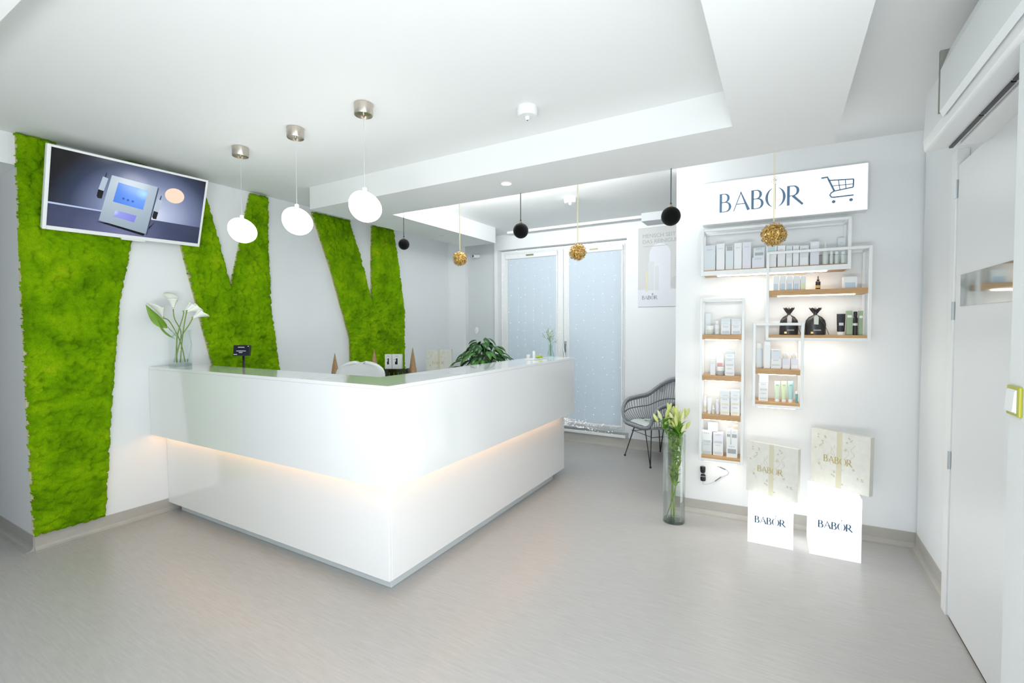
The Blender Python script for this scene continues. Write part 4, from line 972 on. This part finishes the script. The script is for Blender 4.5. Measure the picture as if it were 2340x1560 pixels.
for k, (a, b) in enumerate(((1766, 1779), (1781, 1795), (1797, 1810), (1812, 1826), (1828, 1841))):
    i_('carton', ('leftmost', 'second', 'middle', 'fourth', 'rightmost')[k]+' of the five slim silvery cartons above the pouches', a, b, 630, z2a, O2-.05, .04, ice, (.02, .45), bluep if k < 4 else mat('pale_lime_print', 'd4e4bc', .5), group=G2, txt=False, head=None)
MATS['dark_glass'] = mat('dark_glass', '2b2530', .2)
i_('dropper', 'dark dropper bottle standing alone above the pouches', 1863, 1875, 630, z2a, O2-.05, .04, MATS['dark_glass'], (.1, .3), mat('amber_label', 'cfae62', .4), group='bottles on the upper pouch shelf')
i_('carton', 'squat pale blue carton at the right above the pouches', 1926, 1958, 632, z2a, O2-.05, .06, whitec, (.04, .5), bluep, group=G2, txt=False)
# organza pouches
def pouch(label, x0, x1, ytop, tagc):
    off = O2-.09; s0, _ = sz(x0, 740, off); s1, _ = sz(x1, 740, off); zt = zat((x0+x1)/2, ytop, off); w_ = s1-s0; h_ = zt-z2b
    t = wthing('organza_pouch', label, 'pouch', (s0+s1)/2, off, z2b+.0005, 'black organza pouches'); org = mat('black_organza', '1b1418', .4, spec=.7, noise=.3, nscale=60)
    m = MB(); rows = []
    prof = [(1, 0), (1.0, .1), (1, .4), (.9, .55), (.62, .68), (.2, .76), (.15, .79), (.36, .9), (.56, 1.0)]
    for pi_, (rr, zz) in enumerate(prof):
        row = []
        for j in range(41):
            a = 2*PI*j/40; wv_ = 1+(.16*math.sin(a*9) if zz > .78 else .04*math.sin(a*7+zz*5))
            row.append((w_/2*rr*math.cos(a)*wv_, .035*min(1, rr*1.1)*math.sin(a)*wv_, h_*zz*(1+(.04*math.sin(a*5) if zz > .95 else 0))))
        rows.append(row)
    m.grid(rows); m.build('bag', org, t, smooth=True)
    MB().lathe([(w_*.10, h_*.755), (w_*.10, h_*.785)], n=16, sy=.5).build('tie', blackp, t)
    lb = MB(); pts = [(-.011, h_*.40), (.015, h_*.39), (.016, h_*.66), (.008, h_*.74), (-.004, h_*.74), (-.012, h_*.66)]
    n = len(pts); lb.add([(a, -.038, z) for a, z in pts]+[(a, -.037, z) for a, z in pts], [tuple(range(n)), tuple(range(n, 2*n))[::-1]]+[(i, n+i, n+(i+1) % n, (i+1) % n) for i in range(n)]); lb.build('tag', tagc, t)
    MB().box(-.012, .030, -.0375, -.036, h_*.16, h_*.20).build('printed_line', grey_t, t); MB().box(-.028, -.014, -.0375, -.036, h_*.05, h_*.12).build('gold_label', gold, t)
    MB().tube([(w_*.05, -.03, h_*.76), (w_*.4, -.04, h_*.4), (w_*.62, -.03, .004)], .0016, 5).build('drawstring', blackp, t)
pouch('black organza pouch with a pale tag, left, partly behind the small shelf frame', 1781, 1824, 705, mat('pale_tag', 'e2dcd6', .5)); pouch('black organza pouch with a rounded green-white tag, right one', 1839, 1887, 705, mat('mint_tag', 'd5dccf', .5))
G3 = 'dark and green products beside the pouches'
i_('tube', 'black cosmetic tube right of the pouches', 1913, 1934, 717, z2b, O2-.05, .035, mat('black_tube', '211f28', .35), (.45, .58), silver, group=G3)
i_('carton', 'metallic green carton left of the black bottle', 1935, 1949, 710, z2b, O2-.06, .04, greenc, (.72, .82), whitec, group=G3, txt=False)
i_('bottle', 'slim black bottle between the green cartons', 1950, 1962, 711, z2b, O2-.04, .03, blackp, (.4, .5), silver, group=G3)
i_('carton', 'metallic green carton right of the black bottle', 1963, 1973, 710, z2b, O2-.06, .04, greenc, (.70, .80), whitec, group=G3, txt=False)
# tall narrow unit
o3 = O3-.05; G4 = 'cosmetics on the tall narrow unit, top board'
i_('tube', 'tall white tube at the left of the tall unit top board', 1611, 1626, 716, z3[0], .08, .04, ice, group=G4)
i_('jar', 'frosted jar in front of the tall tube, top board', 1614, 1632, 744, z3[0], o3, .05, frost, group=G4)
i_('bottle', 'small pump bottle between jar and cartons, top board', 1633, 1645, 733, z3[0], o3, .04, whitec, (.1, .4), ice, group=G4)
for a, b, l in ((1648, 1670, 'left'), (1672, 1694, 'right')):
    zt = i_('carton', 'blue-banded white carton, lower '+l+' on the tall unit top board', a, b, 744, z3[0], o3, .07, whitec, (.12, .4), bluep, group=G4)
    i_('carton', 'silver-banded carton stacked '+l+' on the tall unit top board', a, b, 728, zt, o3, .07, ice, head=silver, group=G4)
G5 = 'cosmetics on the tall narrow unit, second board'
i_('carton', 'slim white carton at the left of the second board', 1624, 1636, 824, z3[1], o3, .04, whitec, group=G5)
i_('carton', 'white carton with a rose square, back of the second board', 1638, 1655, 811, z3[1], .08, .04, whitec, (.42, .6), redp, group=G5)
i_('jar', 'jar with grey base in front of the rose-square carton', 1638, 1656, 839, z3[1], o3, .05, mat('grey_jar', 'b4bdc0', .4), group=G5)
zt = i_('carton', 'lowest of three stacked cartons on the second board', 1658, 1680, 840, z3[1], o3, .07, whitec, (.2, .42), pale_t, group=G5)
zt = i_('carton', 'middle of three stacked cartons on the second board', 1658, 1680, 820, zt, o3, .07, whitec, (.2, .42), pale_t, group=G5)
i_('carton', 'silver-banded top one of three stacked cartons, second board', 1659, 1680, 802, zt, o3, .065, ice, head=silver, group=G5)
G6 = 'cosmetics on the tall narrow unit, third board'
i_('bottle', 'slender bottle at the left of the third board', 1609, 1617, 904, z3[2], .09, .03, whitec, (.2, .35), yelp, group=G6)
i_('tube', 'white tube beside the slender bottle, third board', 1618, 1628, 910, z3[2], o3, .03, whitec, group=G6)
i_('dropper', 'little dropper bottle in the middle of the third board', 1628, 1636, 925, z3[2], o3, .03, frost, group=G6)
i_('bottle', 'white cylinder bottle next to the stacks, third board', 1638, 1646, 912, z3[2], o3, .03, lav, group=G6)
for a, b, l in ((1648, 1670, 'left'), (1672, 1693, 'right')):
    zt = i_('carton', 'bottom carton of the '+l+' stack with yellow print, third board', a, b, 929, z3[2], o3, .07, whitec, (.2, .4), yelp, group=G6)
    zt = i_('carton', 'middle carton of the '+l+' stack with yellow print, third board', a, b, 910, zt, o3, .07, whitec, (.2, .4), yelp, group=G6)
    i_('carton', 'silver-banded top carton of the '+l+' stack, third board', a, b, 892, zt, o3, .07, ice, head=silver, group=G6)
G7 = 'cosmetics on the tall narrow unit, lowest board'
zt = i_('carton', 'lower wide carton at the far left of the lowest board', 1606, 1630, 1011, z3[3], o3-.02, .08, ice, (.05, .3), silver, group=G7)
zt1 = i_('carton', 'upper wide carton at the far left of the lowest board', 1606, 1630, 986, zt, o3-.02, .08, whitec, (.02, .22), silver, group=G7)
zt = i_('carton', 'lower wide carton beside the far left pair, lowest board', 1632, 1656, 1013, z3[3], o3-.02, .08, whitec, (.1, .3), pale_t, group=G7)
zt2 = i_('carton', 'upper wide carton beside the far left pair, lowest board', 1632, 1656, 990, zt, o3-.02, .08, lav, (.02, .22), silver, group=G7)
i_('carton', 'single carton lying across the two wide stacks', 1620, 1643, 966, max(zt1, zt2), o3-.04, .06, ice, (.1, .3), silver, group=G7)
zt = i_('carton', 'carton with a grey square at the right of the lowest board', 1663, 1689, 1016, z3[3], o3, .06, whitec, (.32, .66), grey_t, group=G7)
i_('carton', 'narrow carton on the left of the grey-square carton', 1663, 1673, 981, zt, o3, .05, whitec, (.5, .68), grey_t, group=G7)
zt = i_('carton', 'wider carton on the right of the grey-square carton', 1674, 1689, 981, zt, o3, .05, whitec, (.45, .68), grey_t, group=G7)
i_('carton', 'thin cream box on the very top of the right stack', 1678, 1689, 973, zt, o3, .04, cream, txt=False, group=G7)
# small unit
o4 = O4-.05; G8 = 'cosmetics on the small unit, upper board'
i_('bottle', 'tall translucent bottle at the left of the small unit', 1730, 1745, 783, z4[0], o4-.02, .04, ice, group=G8)
i_('carton', 'tall white carton beside the translucent bottle', 1747, 1762, 780, z4[0], o4, .05, whitec, (.86, .97), silver, group=G8, txt=False)
zt = i_('carton', 'lower wide white carton in the middle of the small unit', 1763, 1787, 820, z4[0], o4, .07, whitec, (.3, .45), pale_t, group=G8)
i_('carton', 'upper wide bluish carton in the middle of the small unit', 1763, 1786, 799, zt, o4, .07, ice, (.1, .6), lav, group=G8)
for a, b, l in ((1789, 1807, 'left'), (1809, 1827, 'right')):
    zt = i_('carton', 'low white carton under the '+l+' little jar, small unit', a, b, 820, z4[0], o4, .05, lav, (.1, .4), whitec, group=G8, txt=False)
    i_('jar', l+' little cream jar on a low carton, small unit', a+1, b-3, 806, zt, o4, .04, mat('cream_jar', 'ece8e0', .3), group=G8)
G9 = 'cosmetics on the small unit, lower board'
zt = i_('carton', 'bottom of three cartons beside the green tubes', 1736, 1758, 896, z4[1], o4, .06, whitec, (.2, .4), pale_t, group=G9)
zt = i_('carton', 'middle of three cartons beside the green tubes', 1736, 1758, 875, zt, o4, .06, whitec, (.2, .4), pale_t, group=G9)
i_('carton', 'silver-banded top of three cartons beside the green tubes', 1737, 1758, 857, zt, o4, .06, ice, head=silver, group=G9)
for a, b, c_, l in ((1772, 1786, mint, 'mint green tube, left of the three standing tubes'), (1788, 1801, lime, 'lime green tube, middle of the three standing tubes'), (1803, 1817, teal, 'pale teal tube, right of the three standing tubes')):
    i_('tube', l, a, b, 871, z4[1], o4, .03, c_, (.8, .83), mat('tube_text', '7f9a90', .5), group=G9)
i_('bottle', 'short dark teal bottle in the right corner of the small unit', 1820, 1827, 894, z4[1], o4, .03, tealb, group=G9)

# ------------------------------------------------------------------ lit cubes with gift boxes on them
for cx, cy, wd, hh, lab in ((-.0545, 3.542, .267, .30, 'lower glowing white cube with blue lettering, left one'), (.3055, 3.549, .270, .40, 'taller glowing white box with blue lettering, right one')):
    t = thing('light_box', lab, 'light box', (cx, cy, 0), rz=.02, group='lit display cubes on the floor')
    MB().box(-wd/2, wd/2, .002, .27, .004, hh-.001).build('lit_body', lit, t, bevel=.004)
    MB().box(-wd/2, wd/2, 0, .002, 0.002, hh).build('front_panel', lit, t)
    MB().box(-wd/2+.01, wd/2-.01, .01, .26, 0.0, .004).build('foot_plate', alu, t)
    babor(t, mat('cube_print', '33617f', .5), 0, .143 if hh < .35 else .185, .046, y=0, th=.001, wgt=1.3, emblem=mat('cube_rose', 'b8cbd8', .5))
giftbox('ivory gift box with gold lettering on the lower glowing cube', (-.055, 3.655, .3015), -.375, .335, .355, .04, lean=-.02)
giftbox('ivory gift box with gold lettering on the taller glowing box', (.332, 3.715, .4015), -.572, .36, .372, .042, lean=-.02)

# ------------------------------------------------------------------ chargers and cable
pc = wthing('power_adapter', 'upper of two black plug-in power adapters under the tall shelf unit', 'adapter', -.327, 0, .325, 'black power adapters')
MB().lathe([(.0005, 0), (.014, .003), (.019, .014), (.02, .045), (.018, .052), (.0005, .053)], (0, -.035, 0), 16, sy=.8).build('body', blackp, pc, smooth='auto'); MB().box(-.012, .012, -.02, 0, .012, .04).build('plug', blackp, pc)
pc = wthing('power_adapter', 'lower of two black plug-in power adapters, with a cable', 'adapter', -.325, 0, .262, 'black power adapters')
MB().lathe([(.0005, 0), (.017, .003), (.02, .012), (.019, .044), (.012, .056), (.0005, .0585)], (0, -.035, 0), 16, sy=.8).build('body', blackp, pc, smooth='auto'); MB().box(-.012, .012, -.02, 0, .012, .04).build('plug', blackp, pc)
MB().box(-.0195, .0195, -.052, -.02, .040, .042).build('seam', silver, pc)
cbp = [(0, -.035, 0), (0, -.035, -.018), (.012, -.03, -.026), (.05, -.02, -.016), (.09, -.015, .010), (.13, -.01, .045), (.165, -.008, .062), (.18, -.006, .08), (.168, -.006, .10), (.13, -.005, .115), (.10, -.004, .12)]
cb_ = wthing('cable', 'thin pale cable with dark connectors looping below the tall shelf unit', 'cable', -.325, 0, .262)
MB().tube(catmull(cbp, 5), .0016, 6).build('wire', mat('pale_cable', 'aeb4ba', .4), cb_, smooth=True)
MB().tube([(.085, -.016, .006), (.128, -.010, .044)], .004, 8).build('connector', mat('grey_connector', '6a7076', .4), cb_)
MB().tube([(.118, -.005, .118), (.158, -.006, .104)], .004, 8).build('connector', mat('grey_connector', '6a7076', .4), cb_)

# ------------------------------------------------------------------ right side: air conditioner, door, switch
ac = thing('air_conditioner', 'white wall-mounted air conditioner high on the right wall', 'air conditioner', (.785, 2.1, 2.25))
# local: x negative towards the room; body 0.24 deep
def acp(prof, y0, y1):
    n = len(prof); vs = [(a, y0, z) for a, z in prof]+[(a, y1, z) for a, z in prof]
    return MB().add(vs, [tuple(range(n)), tuple(range(n, 2*n))[::-1]]+[(i, n+i, n+(i+1) % n, (i+1) % n) for i in range(n)])
acp([(-.002, .30), (-.20, .30), (-.235, .26), (-.245, .05), (-.24, .0), (-.002, .03)], -.62, .70).build('body', white, ac, bevel=.012, seg=3)
acp([(-.250, .035), (-.262, .06), (-.262, .22), (-.235, .30), (-.18, .34), (-.15, .345), (-.15, .335), (-.20, .315), (-.240, .25), (-.246, .06)], -.40, .36).build('front_panel', lacq, ac, bevel=.008, seg=3)
MB().box(-.262, -.20, .362, .378, .06, .30).build('panel_gap', mat('grey_gap', '8a8c84', .6), ac)
for y0, y1 in ((-.50, .02), (.03, .30), (.31, .68)): MB().box(-.158, -.145, y0, y1, .003, .03).build('outlet_slot', blackp, ac)
MB().box(-.13, -.02, -.55, .65, .0, .012).build('louvre', white, ac, bevel=.004)
MB().ball((-.07, .1, -.002), .004, 8).build('indicator', grey_t, ac)
dr = thing('door_1', None, None, (0, 0, 0), kind='structure')
MB().box(.742, .782, 1.86, 3.12, .012, 2.26).build('door_leaf', lacq, dr, bevel=.003)
gl_ = MB().box(.738, .742, 1.9, 3.03, 1.565, 1.715).build('mirror_strip', mat('mirror_glass', 'c4ccca', .06, metal=.9), dr)
MB().box(.745, .78, 1.87, 3.1, .0, .012).build('door_gap_shade', mat('brown_gap_shade', '4c4038', .6), dr)  # dark strip painted for the shade in the gap under the leaf
for z in (.75, 1.5, 2.1): MB().cyl((.738, 3.128, z), (.738, 3.128, z+.09), .008, n=10).build('hinge', alu, dr)
MB().box(.735, .785, 3.125, 3.20, 0, 2.34).build('door_jamb', white, dr, bevel=.003)
sw = thing('light_switch', 'white light switch in a yellow-green frame on the right pier', 'switch', (.56, 1.803, 1.268))
MB().box(-.008, 0, -.041, .041, -.041, .041).build('frame', mat('yellow_green_plastic', 'b4b432', .35), sw, bevel=.003)
MB().box(-.011, -.008, -.029, .029, -.032, .032).build('plate', white, sw, bevel=.002)
MB().add([(-.011, -.026, -.028), (-.011, .026, -.028), (-.017, .026, -.028), (-.017, -.026, -.028), (-.011, -.026, .028), (-.011, .026, .028), (-.0125, .026, .028), (-.0125, -.026, .028)], [(0, 1, 2, 3), (4, 7, 6, 5), (0, 4, 5, 1), (3, 2, 6, 7), (0, 3, 7, 4), (1, 5, 6, 2)]).build('rocker', white, sw)
